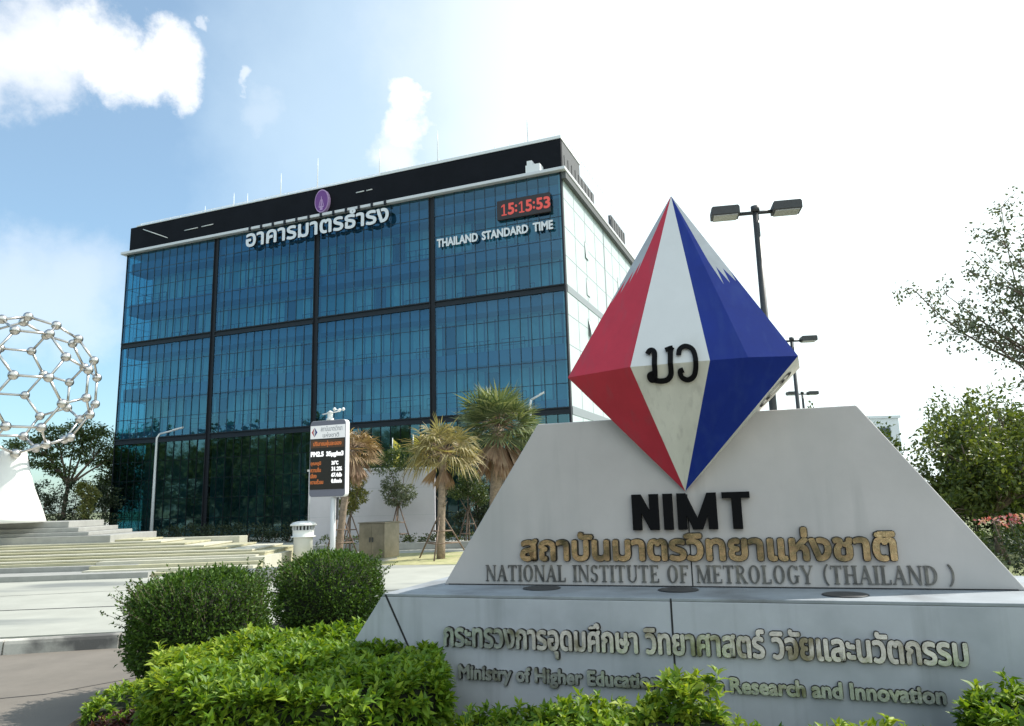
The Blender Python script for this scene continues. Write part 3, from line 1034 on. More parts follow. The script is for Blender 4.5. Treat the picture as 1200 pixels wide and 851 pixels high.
# right: grey from the apex down to saw teeth
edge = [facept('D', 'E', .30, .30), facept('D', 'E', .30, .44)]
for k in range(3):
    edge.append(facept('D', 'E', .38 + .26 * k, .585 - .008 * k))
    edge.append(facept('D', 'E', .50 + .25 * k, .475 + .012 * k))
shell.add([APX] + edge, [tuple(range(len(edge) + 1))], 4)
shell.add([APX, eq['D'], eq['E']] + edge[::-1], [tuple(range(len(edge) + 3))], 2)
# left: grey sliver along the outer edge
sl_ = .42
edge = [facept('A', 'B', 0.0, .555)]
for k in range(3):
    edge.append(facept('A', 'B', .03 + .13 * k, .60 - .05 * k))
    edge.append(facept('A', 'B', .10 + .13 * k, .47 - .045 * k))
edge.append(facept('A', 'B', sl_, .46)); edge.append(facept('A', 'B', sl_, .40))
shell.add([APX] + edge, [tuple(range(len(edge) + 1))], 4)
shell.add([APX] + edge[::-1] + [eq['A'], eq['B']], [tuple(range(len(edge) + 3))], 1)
me = shell.mesh('body', ['paint_white', 'paint_red', 'paint_blue', 'paint_cream', 'paint_grey'])
import bmesh
bm = bmesh.new(); bm.from_mesh(me)
bmesh.ops.remove_doubles(bm, verts=bm.verts, dist=1e-4)
bmesh.ops.triangulate(bm, faces=[f for f in bm.faces if len(f.verts) > 4], ngon_method='EAR_CLIP')
bmesh.ops.recalc_face_normals(bm, faces=bm.faces)
bm.to_mesh(me); bm.free()
link('body', me, dia)
# the two black letters, bent over the ridge


def bent_letters(geo, x, z, n_off=.012):
    verts, faces = geo
    bm = bmesh.new()
    vs = [bm.verts.new((a + x, b, c + z)) for a, b, c in verts]
    for f in faces:
        try:
            bm.faces.new([vs[i] for i in f])
        except ValueError:
            pass
    bmesh.ops.bisect_plane(bm, geom=bm.verts[:] + bm.edges[:] + bm.faces[:], plane_co=(0, 0, ZE), plane_no=(0, 0, 1))
    for v in bm.verts:
        zz = v.co.z
        if zz >= ZE:
            t = (zz - ZE) / (APX.z - ZE)
            yy = -.556 + t * (APX.y + .556)
        else:
            t = zz / ZE
            yy = -.556 * t
        v.co.y = yy + v.co.y - n_off
    me = bpy.data.meshes.new('lettering')
    bm.to_mesh(me); bm.free()
    me.materials.append(M['letter_black'])
    return link('lettering', me, dia)




def stroke(pts, w, x0, z0, sx, sz, nsub=6):
    """flat brush stroke along a smooth curve (Catmull-Rom), front at y = -.02"""
    P = [Vector((p[0] * sx + x0, p[1] * sz + z0)) for p in pts]
    P = [P[0] * 2 - P[1]] + P + [P[-1] * 2 - P[-2]]
    c = []
    for k in range(1, len(P) - 2):
        a, b, d, e = P[k - 1:k + 3]
        for q in range(nsub):
            t = q / nsub
            c.append(.5 * ((2 * b) + (d - a) * t + (2 * a - 5 * b + 4 * d - e) * t * t + (3 * b - a - 3 * d + e) * t ** 3))
    c.append(P[-2])
    vs, fs = [], []
    for k, p in enumerate(c):
        t = (c[min(k + 1, len(c) - 1)] - c[max(k - 1, 0)]).normalized()
        n = Vector((-t.y, t.x)) * w / 2
        for q in (p + n, p - n):
            vs += [(q.x, -.02, q.y), (q.x, 0, q.y)]
    for k in range(len(c) - 1):
        a = 4 * k
        fs += [(a, a + 4, a + 6, a + 2), (a, a + 1, a + 5, a + 4), (a + 2, a + 6, a + 7, a + 3)]
    fs += [(0, 2, 3, 1), (4 * len(c) - 4, 4 * len(c) - 3, 4 * len(c) - 1, 4 * len(c) - 2)]
    return vs, fs


mbx = MB()
lz, lh = ZE - .175, .345
for pts, w in (([(.02, .86), (.14, .97), (.27, .90), (.27, .60), (.25, .26), (.20, .10), (.08, .10), (.06, .22), (.20, .27)], .050),
               ([(.20, .08), (.42, .04), (.66, .07), (.80, .22), (.82, .55), (.84, .90), (.90, 1.0)], .050),
               ([(.66, .93), (.80, .97), (.92, .99)], .046)):
    mbx.add(*stroke(pts, w, -.235, lz, .285, lh))
bent_letters((mbx.v, mbx.f), 0, 0)
mbx = MB()
for pts, w in (([(.06, .74), (.14, .92), (.45, 1.0), (.82, .86), (.94, .50), (.80, .14), (.45, .02), (.14, .10), (.08, .26), (.26, .30)], .048),):
    mbx.add(*stroke(pts, w, .070, lz, .185, lh))
bent_letters((mbx.v, mbx.f), 0, 0)
# emblem on the right side of the lower half
mb = MB()
c0 = (eq['E'] + eq['E2']) / 2
d0 = (TIP - c0)
nrm = (eq['E2'] - eq['E']).cross(TIP - eq['E']).normalized()
if nrm.x < 0: nrm = -nrm
tg = (eq['E2'] - eq['E']).normalized()
dn = d0.normalized()
for r0, r1 in ((.20, .235), (.10, .14)):
    nn = 20
    vs = []
    for i in range(nn):
        a = 2 * math.pi * i / nn
        for r_ in (r0, r1):
            vs.append(c0 + dn * .36 + tg * math.cos(a) * r_ * .8 + dn * math.sin(a) * r_ + nrm * .008)
    mb.add(vs, [(2 * i, 2 * i + 1, (2 * i + 3) % (2 * nn), (2 * i + 2) % (2 * nn)) for i in range(nn)])
mb.build('emblem', 'letter_black', dia)

# ================================================================== FLOOD LIGHT MASTS
def mast(loc, h, rz, label, heads=(-1, 1)):
    t = empty('lamp_mast', loc, rz)
    tag(t, label, 'lamp post', 'twin headed flood light masts behind the sign')
    MB().tube([(0, 0, 0), (0, 0, h * .5), (0, 0, h)], [.095, .085, .07], 10).build('pole', 'pole_dark', t)
    MB().lathe([(.22, 0), (.22, .03), (.1, .05)], seg=12).build('base_plate', 'pole_dark', t)
    MB().tube([(0, 0, h - .05), (0, 0, h + .09)], .10, 10).build('cap', 'pole_dark', t)
    MB().tube([(-.42, 0, h - .06), (.42, 0, h - .06)], .045, 8).build('cross_arm', 'pole_dark', t)
    for s in heads:
        g = MB()
        x0, x1 = (.36, .98) if s > 0 else (-.98, -.36)
        g.prism([(x0, h - .10), (x1, h - .10), (x1, h + .06), (x1 - .03, h + .10), (x0 + .03, h + .10), (x0, h + .06)], -.22, .22, axis='y')
        o = g.build('lamp_head', 'pole_dark', t, bevel=.01)
        MB().box(x0 + .05, x1 - .05, -.19, .19, h - .125, h - .103).build('lens', 'lamp_lens', o)
    return t


mast((5.62, 16.0, 0), 8.5, R(-10), 'tallest looking dark twin lamp mast rising straight behind the diamond')
mast((11.55, 30.0, 0), 8.35, R(-6), 'middle sized dark lamp mast half hidden by the right tip of the diamond')
mast((18.05, 46.0, 0), 8.2, R(4), 'smallest looking dark twin lamp mast just over the sign wall top')

# slim street lamps
def slim_lamp(loc, h, arm, label):
    t = empty('street_lamp', loc)
    tag(t, label, 'street lamp', 'slim pale street lamps by the glass building')
    MB().tube([(0, 0, 0), (0, 0, h * .55), (0, 0, h - .25), (arm * .10, 0, h)], [.11, .085, .065, .06], 8).build('pole', 'pole_white', t)
    a = MB().tube([(arm * .10, 0, h), (arm * .55, 0, h + .18), (arm, 0, h + .36)], [.06, .05, .045], 8).build('arm', 'pole_white', t)
    g = MB(); s = 1 if arm > 0 else -1
    g.prism([(arm * .62, h + .19), (arm, h + .35), (arm * 1.02, h + .42), (arm * .62, h + .27)], -.11, .11, axis='y')
    g.build('lamp_head', 'pole_white', t)
    return t


slim_lamp((-23.1, 48.0, 0), 6.95, 1.65, 'slim grey street lamp alone before the dark lower glass')
slim_lamp((.86, 38.0, 0), 7.2, .75, 'slim white street lamp showing above the green fan palm')

# ================================================================== BALL SCULPTURE
BC = Vector((-20.2, 30.0, 7.30))
ball = empty('ball_sculpture', (-20.2, 30.0, 1.8))
tag(ball, 'silver cage ball of balls and rods on a flared white pedestal', 'sculpture')
phi = (1 + 5 ** .5) / 2
vs = set()
for a, b, c in ((0, 1, 3 * phi), (2, 1 + 2 * phi, phi), (1, 2 + phi, 2 * phi)):
    for sa in (1, -1):
        for sb in (1, -1):
            for sc in (1, -1):
                p = (a * sa, b * sb, c * sc)
                for q in (p, (p[2], p[0], p[1]), (p[1], p[2], p[0])):
                    vs.add(tuple(round(x, 6) + 0.0 for x in q))
vs = [Vector(v) for v in sorted(vs)]
BR = 2.86
view = Vector((BC.x, BC.y, 0)).normalized()
rightv = Vector((view.y, -view.x, 0))
rot = Matrix((rightv, view, Vector((0, 0, 1)))).transposed()   # model (z->right, x->view, y->up)
tilt = Matrix.Rotation(R(7), 3, 'Z')


def bmap(v):
    l = tilt @ Vector((v.z, v.x, v.y))
    return (rot @ l) * (BR / vs[0].length) + Vector((0, 0, BC.z - 1.8))


nodes = [bmap(v) for v in vs]
nm = MB().sphere((0, 0, 0), .19, 14, 9).mesh('ball_joint', 'silver')
for p in nodes:
    o = link('ball_joint', nm, ball); o.location = p
rm = MB().tube([(0, 0, -.5), (0, 0, .5)], .052, 8).mesh('rod', 'silver')
for i in range(60):
    for j in range(i):
        if (vs[i] - vs[j]).length < 2.1:
            o = link('rod', rm, ball)
            d = nodes[j] - nodes[i]
            o.location = (nodes[i] + nodes[j]) / 2
            o.rotation_euler = d.to_track_quat('Z', 'Y').to_euler()
            o.scale = (1, 1, d.length)
MB().lathe([(1.35, 0), (1.28, .2), (1.10, .7), (.84, 1.35), (.62, 2.1), (.5, 2.6), (.46, 2.85)], seg=32).build('pedestal', 'plinth_white', ball)
mb = MB()
for xr, yf, z0, z1 in ((-15.75, 29.45, .9, 1.24), (-16.75, 29.7, 1.24, 1.38), (-17.3, 29.95, 1.38, 1.55), (-17.85, 30.2, 1.55, 1.8)):
    mb.box(-24 - yf * .2, xr, yf, 33.5 - (yf - 29) * .6, z0, z1)
tag(mb.build('plinth', 'step_grey', bevel=.02), 'grey stepped stone plinth under the silver cage ball', 'plinth')
mb = MB()
mb.prism([(-11.55, 31.65), (-11.3, 31.95), (-24.2, 32.0), (-24.5, 31.7)], 0, 1.0)
tag(mb.build('low_wall', 'step_stone', bevel=.02), 'low pale stone wall at the back edge of the terrace', 'wall')

# ================================================================== LED BOARD
led = empty('led_board', (-5.95, 24.0, 0), -YAW)
tag(led, 'upright air quality display board on a white post', 'display board')
w2, zb, zt = .68, 2.42, 4.86
mb = MB()
def rrect(x0, x1, z0, z1, r, n=5):
    pts = []
    for cx, cz, a0 in ((x1 - r, z0 + r, -90), (x1 - r, z1 - r, 0), (x0 + r, z1 - r, 90), (x0 + r, z0 + r, 180)):
        for k in range(n + 1):
            a = R(a0 + 90 * k / n); pts.append((cx + r * math.cos(a), cz + r * math.sin(a)))
    return pts
mb.prism(rrect(-w2, w2, zb, zt, .12), -.10, .10, axis='y', mi=1)
mb.prism(rrect(-w2 + .01, w2 - .01, zb + .01, zt - .01, .11), -.115, -.08, axis='y', mi=0)
mb.build('cabinet', ['led_frame', 'led_edge'], led)
MB().box(-w2 + .03, w2 - .03, -.125, -.116, 2.66, 4.27).build('screen', 'led_screen', led)
hd = MB().box(-w2 + .02, w2 - .02, -.127, -.116, 4.28, 4.70).build('header', 'led_white', led)
mb = MB()
for s, k in ((1, 0), (-1, 1)):
    cx = -.50
    mb.prism([(cx, 4.34), (cx + s * .11, 4.49), (cx, 4.64)] if s > 0 else [(cx, 4.34), (cx, 4.64), (cx + s * .11, 4.49)], -.135, -.128, axis='y', mi=k)
mb.prism([(-.5, 4.34), (-.46, 4.49), (-.5, 4.64), (-.54, 4.49)], -.138, -.1285, axis='y', mi=2)
mb.build('logo', ['flag_blue', 'flag_red', 'flag_white'], hd)
mb = MB()
put_text(mb, text_geo('สถาบันมาตรวิทยา', .82, .165, .003), -.26, -.1285, 4.51, split=False)
put_text(mb, text_geo('แห่งชาติ', .62, .165, .003), -.18, -.1285, 4.31, split=False)
mb.build('lettering', 'ink_grey', hd)
MB().box(-w2 + .05, w2 - .05, -.130, -.126, 3.98, 4.24).build('banner', 'led_head', led)
mb = MB(); put_text(mb, text_geo('ปริมาณฝุ่นละออง', 1.08, .21, .003, bold=.006), -.54, -.1315, 4.0, split=False); mb.build('lettering', 'led_orange', led)
mb = MB()
put_text(mb, text_geo('PM2.5', .50, .17, .003, bold=.013), -.63, -.127, 3.70, split=False)
put_text(mb, text_geo('35µg/m3', .66, .20, .003, bold=.013), -.04, -.127, 3.66, split=False)
for k, t in enumerate(('36°C', '31.2%', '67.4db', '0.0m/s')):
    put_text(mb, text_geo(t, .26 if k == 0 else .40, .135, .003, bold=.009), .17, -.127, 3.42 - .19 * k, split=False)
mb.build('lettering', 'led_text', led)
mb = MB()
for k, t in enumerate(('อุณหภูมิ', 'ความชื้น', 'เสียง', 'ความเร็วลม')):
    put_text(mb, text_geo(t, (.40, .40, .24, .50)[k], .15, .003, bold=.004), -.63, -.127, 3.40 - .19 * k, split=False)
mb.build('lettering', 'led_orange', led)
MB().tube([(.16, .02, 0), (.16, .02, 2.5)], .085, 12).build('post', 'pole_white', led)
MB().box(.28, .34, 0.0, .06, 1.7, 2.4).build('cable_box', 'pole_dark', led)
mb = MB()
mb.lathe([(.12, 4.86), (.12, 4.92), (.085, 4.95), (.085, 5.10), (.11, 5.12), (.02, 5.18)], c=(.0, 0), seg=14)
mb.tube([(-.3, 0, 5.08), (.36, 0, 5.14)], .018, 6)
for a in (0, 120, 240):
    mb.tube([(.34, 0, 5.16), (.34 + .14 * math.cos(R(a)), .14 * math.sin(R(a)), 5.2)], .01, 5)
    mb.sphere((.34 + .16 * math.cos(R(a)), .16 * math.sin(R(a)), 5.2), .055, 8, 6)
mb.build('weather_sensor', 'white_paint', led)

# round white vent, steel cabinet, white wall
v = empty('vent_post', (-8.25, 29.4, 0))
tag(v, 'stout white round vent with a domed cap beside the dry palm', 'vent')
MB().lathe([(.36, 0), (.36, .95), (.38, .97)], seg=24).build('shaft', 'white_paint', v)
MB().lathe([(.47, .97), (.48, 1.0), (.40, 1.02), (.40, 1.22), (.41, 1.24)], seg=24).build('collar', 'white_paint', v)
mb = MB()
for k in range(18):
    a = 2 * math.pi * k / 18
    mb.box(.39 * math.cos(a) - .03, .39 * math.cos(a) + .03, .39 * math.sin(a) - .03, .39 * math.sin(a) + .03, 1.2402, 1.40)
mb.build('grille', 'paint_grey', v)
MB().lathe([(.30, 1.2401), (.30, 1.40)], seg=16).build('core', 'pole_dark', v)
MB().lathe([(.50, 1.402), (.50, 1.45), (.40, 1.53), (.22, 1.57), (.02, 1.58)], seg=24).build('cap', 'white_paint', v)

cb = empty('steel_cabinet', (-5.30, 29.6, 0), -YAW)
tag(cb, 'square stainless steel utility cabinet on the lawn', 'cabinet')
MB().box(-.62, .52, -.55, .55, .14, 1.42).build('body', 'steel_box', cb, bevel=.015)
mb = MB(); mb.prism([(-.66, 1.423), (.56, 1.423), (.56, 1.46), (-.66, 1.46)], -.59, .59, axis='y'); mb.build('lid', 'steel_box', cb)
MB().box(-.55, .45, -.50, .50, 0, .138).build('plinth', 'step_grey', cb)
d = MB().box(-.56, -.055, -.565, -.552, .2, 1.36).build('door', 'steel_box', cb)
MB().box(-.14, -.10, -.60, -.566, .72, .90).build('handle', 'pole_dark', d)
d = MB().box(-.045, .46, -.565, -.552, .2, 1.36).build('door', 'steel_box', cb)
MB().box(-.02, .02, -.60, -.566, .72, .90).build('handle', 'pole_dark', d)
MB().box(-.18, .02, -.57, -.553, .145, .19).build('vent', 'pole_dark', cb)

wl = empty('entrance_wall', (-10.35, 37.6, 0), R(3))
tag(wl, 'tall plain white wall in front of the building behind the palms', 'wall')
mb = MB(); mb.box(0, 6.3, 0, .45, 0, 3.82); mb.build('panel', 'white_wall', wl, bevel=.01)
mb = MB()
mb.box(0, 6.3, -.004, .0, 1.55, 1.565); mb.box(0, 6.3, -.0045, .0, 2.9, 2.915)
for x in (2.1, 4.2): mb.box(x, x + .012, -.0042, 0, 0, 3.8)
mb.build('joint', 'paint_grey', wl)
MB().box(-.06, 6.36, -.06, .51, 3.823, 3.92).build('coping', 'white_paint', wl)
mb = MB(); mb.box(-9.6, 4.5, 35.6, 35.9, 0, .32)
tag(mb.build('planter_kerb', 'step_grey', bevel=.02), 'long low grey kerb wall at the foot of the white wall', 'kerb wall')
mb = MB(); mb.prism([(-8.4, 22.6), (-6.6, 23.4), (-6.7, 23.7), (-8.5, 22.9)], 0, .35)
tag(mb.build('low_planter_wall', 'step_grey', bevel=.02), 'short grey concrete wall seen between the two clipped round bushes', 'wall')
for k, (x, y, lb) in enumerate(((-9.75, 26.8, 'small dark ground lamp on the paving, the one nearer the terrace'), (-9.35, 27.0, 'small dark ground lamp on the paving, the one nearer the white vent'))):
    g = empty('ground_lamp', (x, y, 0), R(20 * k))
    tag(g, lb, 'ground lamp', 'small ground lamps on the paving')
    MB().box(-.10, .10, -.08, .08, .06, .24).build('lamp_head', 'pole_dark', g, bevel=.02)
    MB().tube([(0, 0, 0), (0, 0, .06)], .03, 6).build('stand', 'pole_dark', g)

# flags
def flag(loc, h, kind, label):
    t = empty('flag', loc)
    tag(t, label, 'flag')
    MB().tube([(0, 0, 0), (0, 0, h)], [.04, .025], 6).build('pole', 'pole_white', t)
    mb = MB()
    cols = 5; rows = 6
    hh, ww = (1.5, .42)
    for r_ in range(rows):
        for c_ in range(cols):
            def P(i, j):
                u, vv = i / cols, j / rows
                return (u * ww * (1 - .35 * vv) , .08 * math.sin(u * 7 + vv * 2), h - .05 - hh * vv - .35 * u)
            mb.add([P(c_, r_), P(c_ + 1, r_), P(c_ + 1, r_ + 1), P(c_, r_ + 1)], [(0, 1, 2, 3)],
                   mi=0 if kind == 'y' else [0, 1, 2, 2, 1, 0][min(5, int((c_ + .5) / cols * 6))], smooth=True)
    mb.build('cloth', ['flag_yellow'] if kind == 'y' else ['flag_red', 'flag_white', 'flag_blue'], t)


flag((-6.62, 40.5, 0), 5.65, 'y', 'limp yellow flag on a pole above the round leafy tree')
flag((-5.50, 40.5, 0), 5.80, 'y', 'limp yellow flag on a pole beside the wide straw coloured palm')
flag((-10.15, 37.1, 0), 5.3, 't', 'limp red, white and blue striped flag just left of the display board')

# ================================================================== VEGETATION
def crown_mesh(clusters, n, lsize, lw, mats, inner=.35, gap=.0, droop=.2):
    """clusters: list of (centre, (rx, ry, rz), share, material index)"""
    sets = []
    tot = sum(c[2] for c in clusters)
    for c, r, sh, mi in clusters:
        k = int(n * sh / tot)
        d = rand_dirs(k)
        rad = inner + (1 - inner) * RNG.random(k) ** .5
        # break the cluster into tufts: pull leaves towards a few random sub-centres
        ns = max(5, k // 45)
        sc = rand_dirs(ns) * (.55 + .5 * RNG.random((ns, 1)))
        idx = RNG.integers(0, ns, k)
        loc = np.where((RNG.random(k) < .75)[:, None], sc[idx] + RNG.normal(size=(k, 3)) * .17, d * rad[:, None])
        P = np.array(c) + loc * np.array(r)
        D = loc + RNG.normal(size=(k, 3)) * .8
        D[:, 2] -= .1
        V, q = leaves(P, D, lsize * (.6 + .8 * RNG.random(k)), lw * (.7 + .6 * RNG.random(k)), droop=droop)
        sets.append((V, q, mi))
    return sets


def limb(mb, a, b, r0, r1, bend=.12, n=5):
    a, b = Vector(a), Vector(b)
    L = (b - a).length
    off = Vector((random.uniform(-1, 1), random.uniform(-1, 1), random.uniform(.0, .8))) * L * bend
    pts = [a.lerp(b, i / n) + off * math.sin(math.pi * i / n) for i in range(n + 1)]
    mb.tube(pts, [r0 + (r1 - r0) * i / n for i in range(n + 1)], 6)
    return pts


def tree(name, loc, trunk_h, r, clusters, n, lsize, lw, mats, label, cat='tree', group=None, bark='bark', lean=(0, 0), droop=.2, twigs=2):
    t = empty(name, loc)
    tag(t, label, cat, group)
    mb = MB()
    top = (lean[0], lean[1], trunk_h)
    limb(mb, (0, 0, -.05), top, r, r * .7, .03)
    for c, rr_, sh, mi in clusters:
        e = Vector(c)
        pts = limb(mb, (top[0], top[1], top[2] - .05), e, r * .5, r * .14, .10)
        for k in range(twigs):
            d = Vector(rand_dirs(1)[0]) * .8
            limb(mb, pts[3], e + Vector((d.x * rr_[0], d.y * rr_[1], abs(d.z) * rr_[2])), r * .2, r * .05, .12, 4)
    mb.build('trunk', bark, t)
    leaf_obj('crown', crown_mesh(clusters, n, lsize, lw, mats, droop=droop), mats, t)
    return t


def rclusters(n, c, R_, r, mi=(0,), flat=1.0, seed=0):
    rr = np.random.default_rng(seed)
    out = []
    for k in range(n):
        d = rr.normal(size=3); d /= np.linalg.norm(d)
        rad = .35 + .65 * rr.random()
        p = np.array(c) + d * rad * np.array(R_)
        s = r * (.7 + .6 * rr.random())
        out.append((tuple(p), (s, s, s * flat), 1.0 * s, mi[k % len(mi)]))
    return out


# ---- fan palms
def fan_palm(loc, trunk_h, tr, crown_r, n_f, mats, lean, label, dead=6, up_bias=.2, squash=1.0, dead_len=.8, sagf=1.0):
    t = empty('fan_palm', loc)
    tag(t, label, 'palm', 'fan palms behind the sign')
    mb = MB()
    top = Vector((lean[0], lean[1], trunk_h))
    npt = 9
    pts, rad = [], []
    for i in range(npt):
        s = i / (npt - 1)
        pts.append(Vector((lean[0] * s ** 1.3, lean[1] * s ** 1.3, trunk_h * s)))
        rad.append(tr * (1.25 - .35 * s + .05 * math.sin(i * 2.1)))
    mb.tube(pts, rad, 10)
    for k in range(26):       # old leaf bases
        s = .45 + .55 * random.random()
        a = random.random() * 6.28
        p = Vector((lean[0] * s ** 1.3 + tr * math.cos(a), lean[1] * s ** 1.3 + tr * math.sin(a), trunk_h * s))
        mb.tube([p, p + Vector((.10 * math.cos(a), .10 * math.sin(a), .16))], [.03, .012], 4)
    mb.build('trunk', 'bark_palm', t)
    sets = []
    stalk = MB()
    for k in range(n_f + dead):
        isdead = k >= n_f
        a = 2.399963 * k + random.uniform(-.3, .3)
        if isdead:
            el = R(random.uniform(-80, -50))
        else:
            el = math.asin(max(-.75, min(.98, -.45 + 1.45 * (k + .5) / n_f)))
        d = Vector((math.cos(a) * math.cos(el), math.sin(a) * math.cos(el), math.sin(el) * squash)).normalized()
        pl = crown_r * (.42 + .12 * random.random()) * (.7 if isdead else 1)
        hub = top + d * pl + Vector((0, 0, -.04 * crown_r))
        stalk.tube([top, (top + hub) / 2 + Vector((0, 0, .05 * crown_r)), hub], [.022, .016, .012], 4)
        # fan of narrow segments
        nseg = 21
        side = d.cross(Vector((0, 0, 1)))
        side = side.normalized() if side.length > 1e-3 else Vector((1, 0, 0))
        nn = side.cross(d).normalized()
        roll = random.uniform(-.5, .5)
        side, nn = side * math.cos(roll) + nn * math.sin(roll), nn * math.cos(roll) - side * math.sin(roll)
        fl = crown_r * (.42 + .24 * random.random()) * (dead_len if isdead else 1)
        spread = R(22 if isdead else 100)
        P, D = [], []
        for j in range(nseg):
            b = spread * (2 * j / (nseg - 1) - 1)
            v = d * math.cos(b) + side * math.sin(b) + nn * (.18 * abs(math.sin(b)))
            v = v + Vector((0, 0, -.05)) * abs(b)
            P.append(hub); D.append(v)
        P = np.array(P, float); D = np.array(D, float)
        up = np.tile(np.array(nn), (nseg, 1))
        D /= np.linalg.norm(D, axis=1, keepdims=True)
        S = np.cross(D, up); S /= np.linalg.norm(S, axis=1, keepdims=True) + 1e-9
        Lg = fl * (.8 + .3 * RNG.random(nseg))[:, None]
        wd = fl * .031
        sag = np.array([0, 0, -1.0])
        sg_ = sagf * random.uniform(.15, 1.5)
        dr = fl * sg_ * ((.10 + .25 * RNG.random(nseg)) if not isdead else .02 * np.ones(nseg))[:, None]
        m1 = P + D * Lg * .55
        tip = P + D * Lg + sag * dr
        V = np.stack([P, m1 + S * wd + sag * dr * .2, tip, m1 - S * wd + sag * dr * .2], axis=1).reshape(-1, 3)
        q = (np.arange(nseg)[:, None] * 4 + np.array([[0, 3, 2, 1]]))
        sets.append((V, q, 1 if isdead else 0))
    stalk.build('frond_stalk', 'frond_dead', t)
    leaf_obj('crown', sets, mats, t)
    return t


def stakes(t, r, h, n=3, ring=True):
    for k in range(n):
        a = 2 * math.pi * k / n + .4
        MB().tube([(r * math.cos(a), r * math.sin(a), -.02), (.07 * math.cos(a), .07 * math.sin(a), h)], .032, 6).build('stake', 'stake', t)
    mb = MB()
    for f in (.35, .62):
        p = [((r * (1 - f) + .05) * math.cos(2 * math.pi * k / n + .4), (r * (1 - f) + .05) * math.sin(2 * math.pi * k / n + .4), h * f) for k in range(n)]
        for k in range(n):
            mb.tube([p[k], p[(k + 1) % n]], .024, 5)
    mb.build('cross_bar', 'stake', t)


p1 = fan_palm((-7.12, 30.4, 0), 4.35, .125, 1.35, 30, ['frond_dry', 'frond_dead'], (.50, 0), 'dry straw brown fan palm right behind the display board', dead=22, squash=.9, dead_len=1.25, sagf=2.2)
stakes(p1, .85, 1.9)
p2 = fan_palm((-2.95, 29.5, 0), 4.05, .135, 1.75, 42, ['frond_mixed', 'frond_dead'], (.12, 0), 'straw and olive fan palm with a bare trunk left of the sign wall', dead=7, squash=.95, sagf=2.0)
stakes(p2, 1.15, 1.7)
p3 = fan_palm((-1.0, 34.6, 0), 5.55, .26, 2.5, 60, ['frond_green', 'frond_dead'], (.30, 0), 'largest fan palm, green, its trunk hidden by the sign wall', dead=22, dead_len=1.1, sagf=.7)

# ---- young staked trees
y1 = tree('young_tree', (-7.75, 38.0 - 2.6, 0), 1.55, .055, [((-.15, 0, 2.1), (.45, .4, .4), 1, 0), ((.25, .1, 2.5), (.5, .45, .4), 1, 0), ((0, 0, 3.0), (.55, .5, .45), 1, 0), ((.35, 0, 3.3), (.4, .4, .35), .7, 0)],
          3600, .12, .06, ['leaf_yellow'], 'young yellow green staked tree behind the dry palm and display board', group='young staked trees before the white wall')
stakes(y1, .65, 1.6)
y2 = tree('young_tree', (-5.65, 38.6 - 2.4, 0), 1.9, .06, [((-.5, 0, 4.05), (.75, .6, .55), 1.3, 0), ((.3, 0, 4.35), (.75, .6, .55), 1.3, 0), ((-.35, 0, 3.0), (.5, .45, .38), .9, 1), ((.35, 0, 2.65), (.5, .45, .40), .9, 1), ((-.1, .1, 2.35), (.65, .5, .32), .9, 1)],
          4200, .12, .06, ['leaf_tree', 'leaf_grey'], 'young staked tree with dark top and grey green lower tufts before the white wall', group='young staked trees before the white wall')
stakes(y2, .75, 2.0)
y3 = tree('young_tree', (-2.35, 37.0, 0), 1.7, .06, [((-.5, 0, 2.6), (.55, .5, .35), 1, 0), ((.35, 0, 2.75), (.6, .5, .38), 1, 0), ((.05, 0, 3.3), (.5, .5, .4), .8, 0), ((.7, .1, 2.3), (.45, .4, .3), .7, 0)],
          2600, .12, .06, ['leaf_tree'], 'young green staked tree right of the bare palm trunk', group='young staked trees before the white wall')
stakes(y3, .75, 1.7)

# dark shrubs by the foot of the building
def shrub_mass(name, loc, clusters, n, ls, lw, mats, label, cat, group=None, kind=None):
    t = empty(name, loc)
    tag(t, label, cat, group, kind)
    leaf_obj('foliage', crown_mesh(clusters, n, ls, lw, mats), mats, t)
    mb = MB()
    for c, r, sh, mi in clusters:
        mb.tube([(c[0] * .9, c[1], 0), (c[0], c[1], c[2])], [.04, .02], 5)
    mb.build('stem', 'bark', t)
    return t


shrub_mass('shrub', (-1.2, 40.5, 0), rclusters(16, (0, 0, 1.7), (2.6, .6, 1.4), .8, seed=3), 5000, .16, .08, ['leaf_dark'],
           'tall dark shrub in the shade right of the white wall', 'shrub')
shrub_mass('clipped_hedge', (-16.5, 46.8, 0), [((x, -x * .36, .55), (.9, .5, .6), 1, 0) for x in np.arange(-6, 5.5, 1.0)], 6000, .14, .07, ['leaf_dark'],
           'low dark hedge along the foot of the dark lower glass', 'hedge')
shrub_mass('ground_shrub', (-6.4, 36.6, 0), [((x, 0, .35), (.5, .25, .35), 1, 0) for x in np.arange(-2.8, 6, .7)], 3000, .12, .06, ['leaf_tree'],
           'row of small green shrubs in the bed under the white wall', 'shrub')

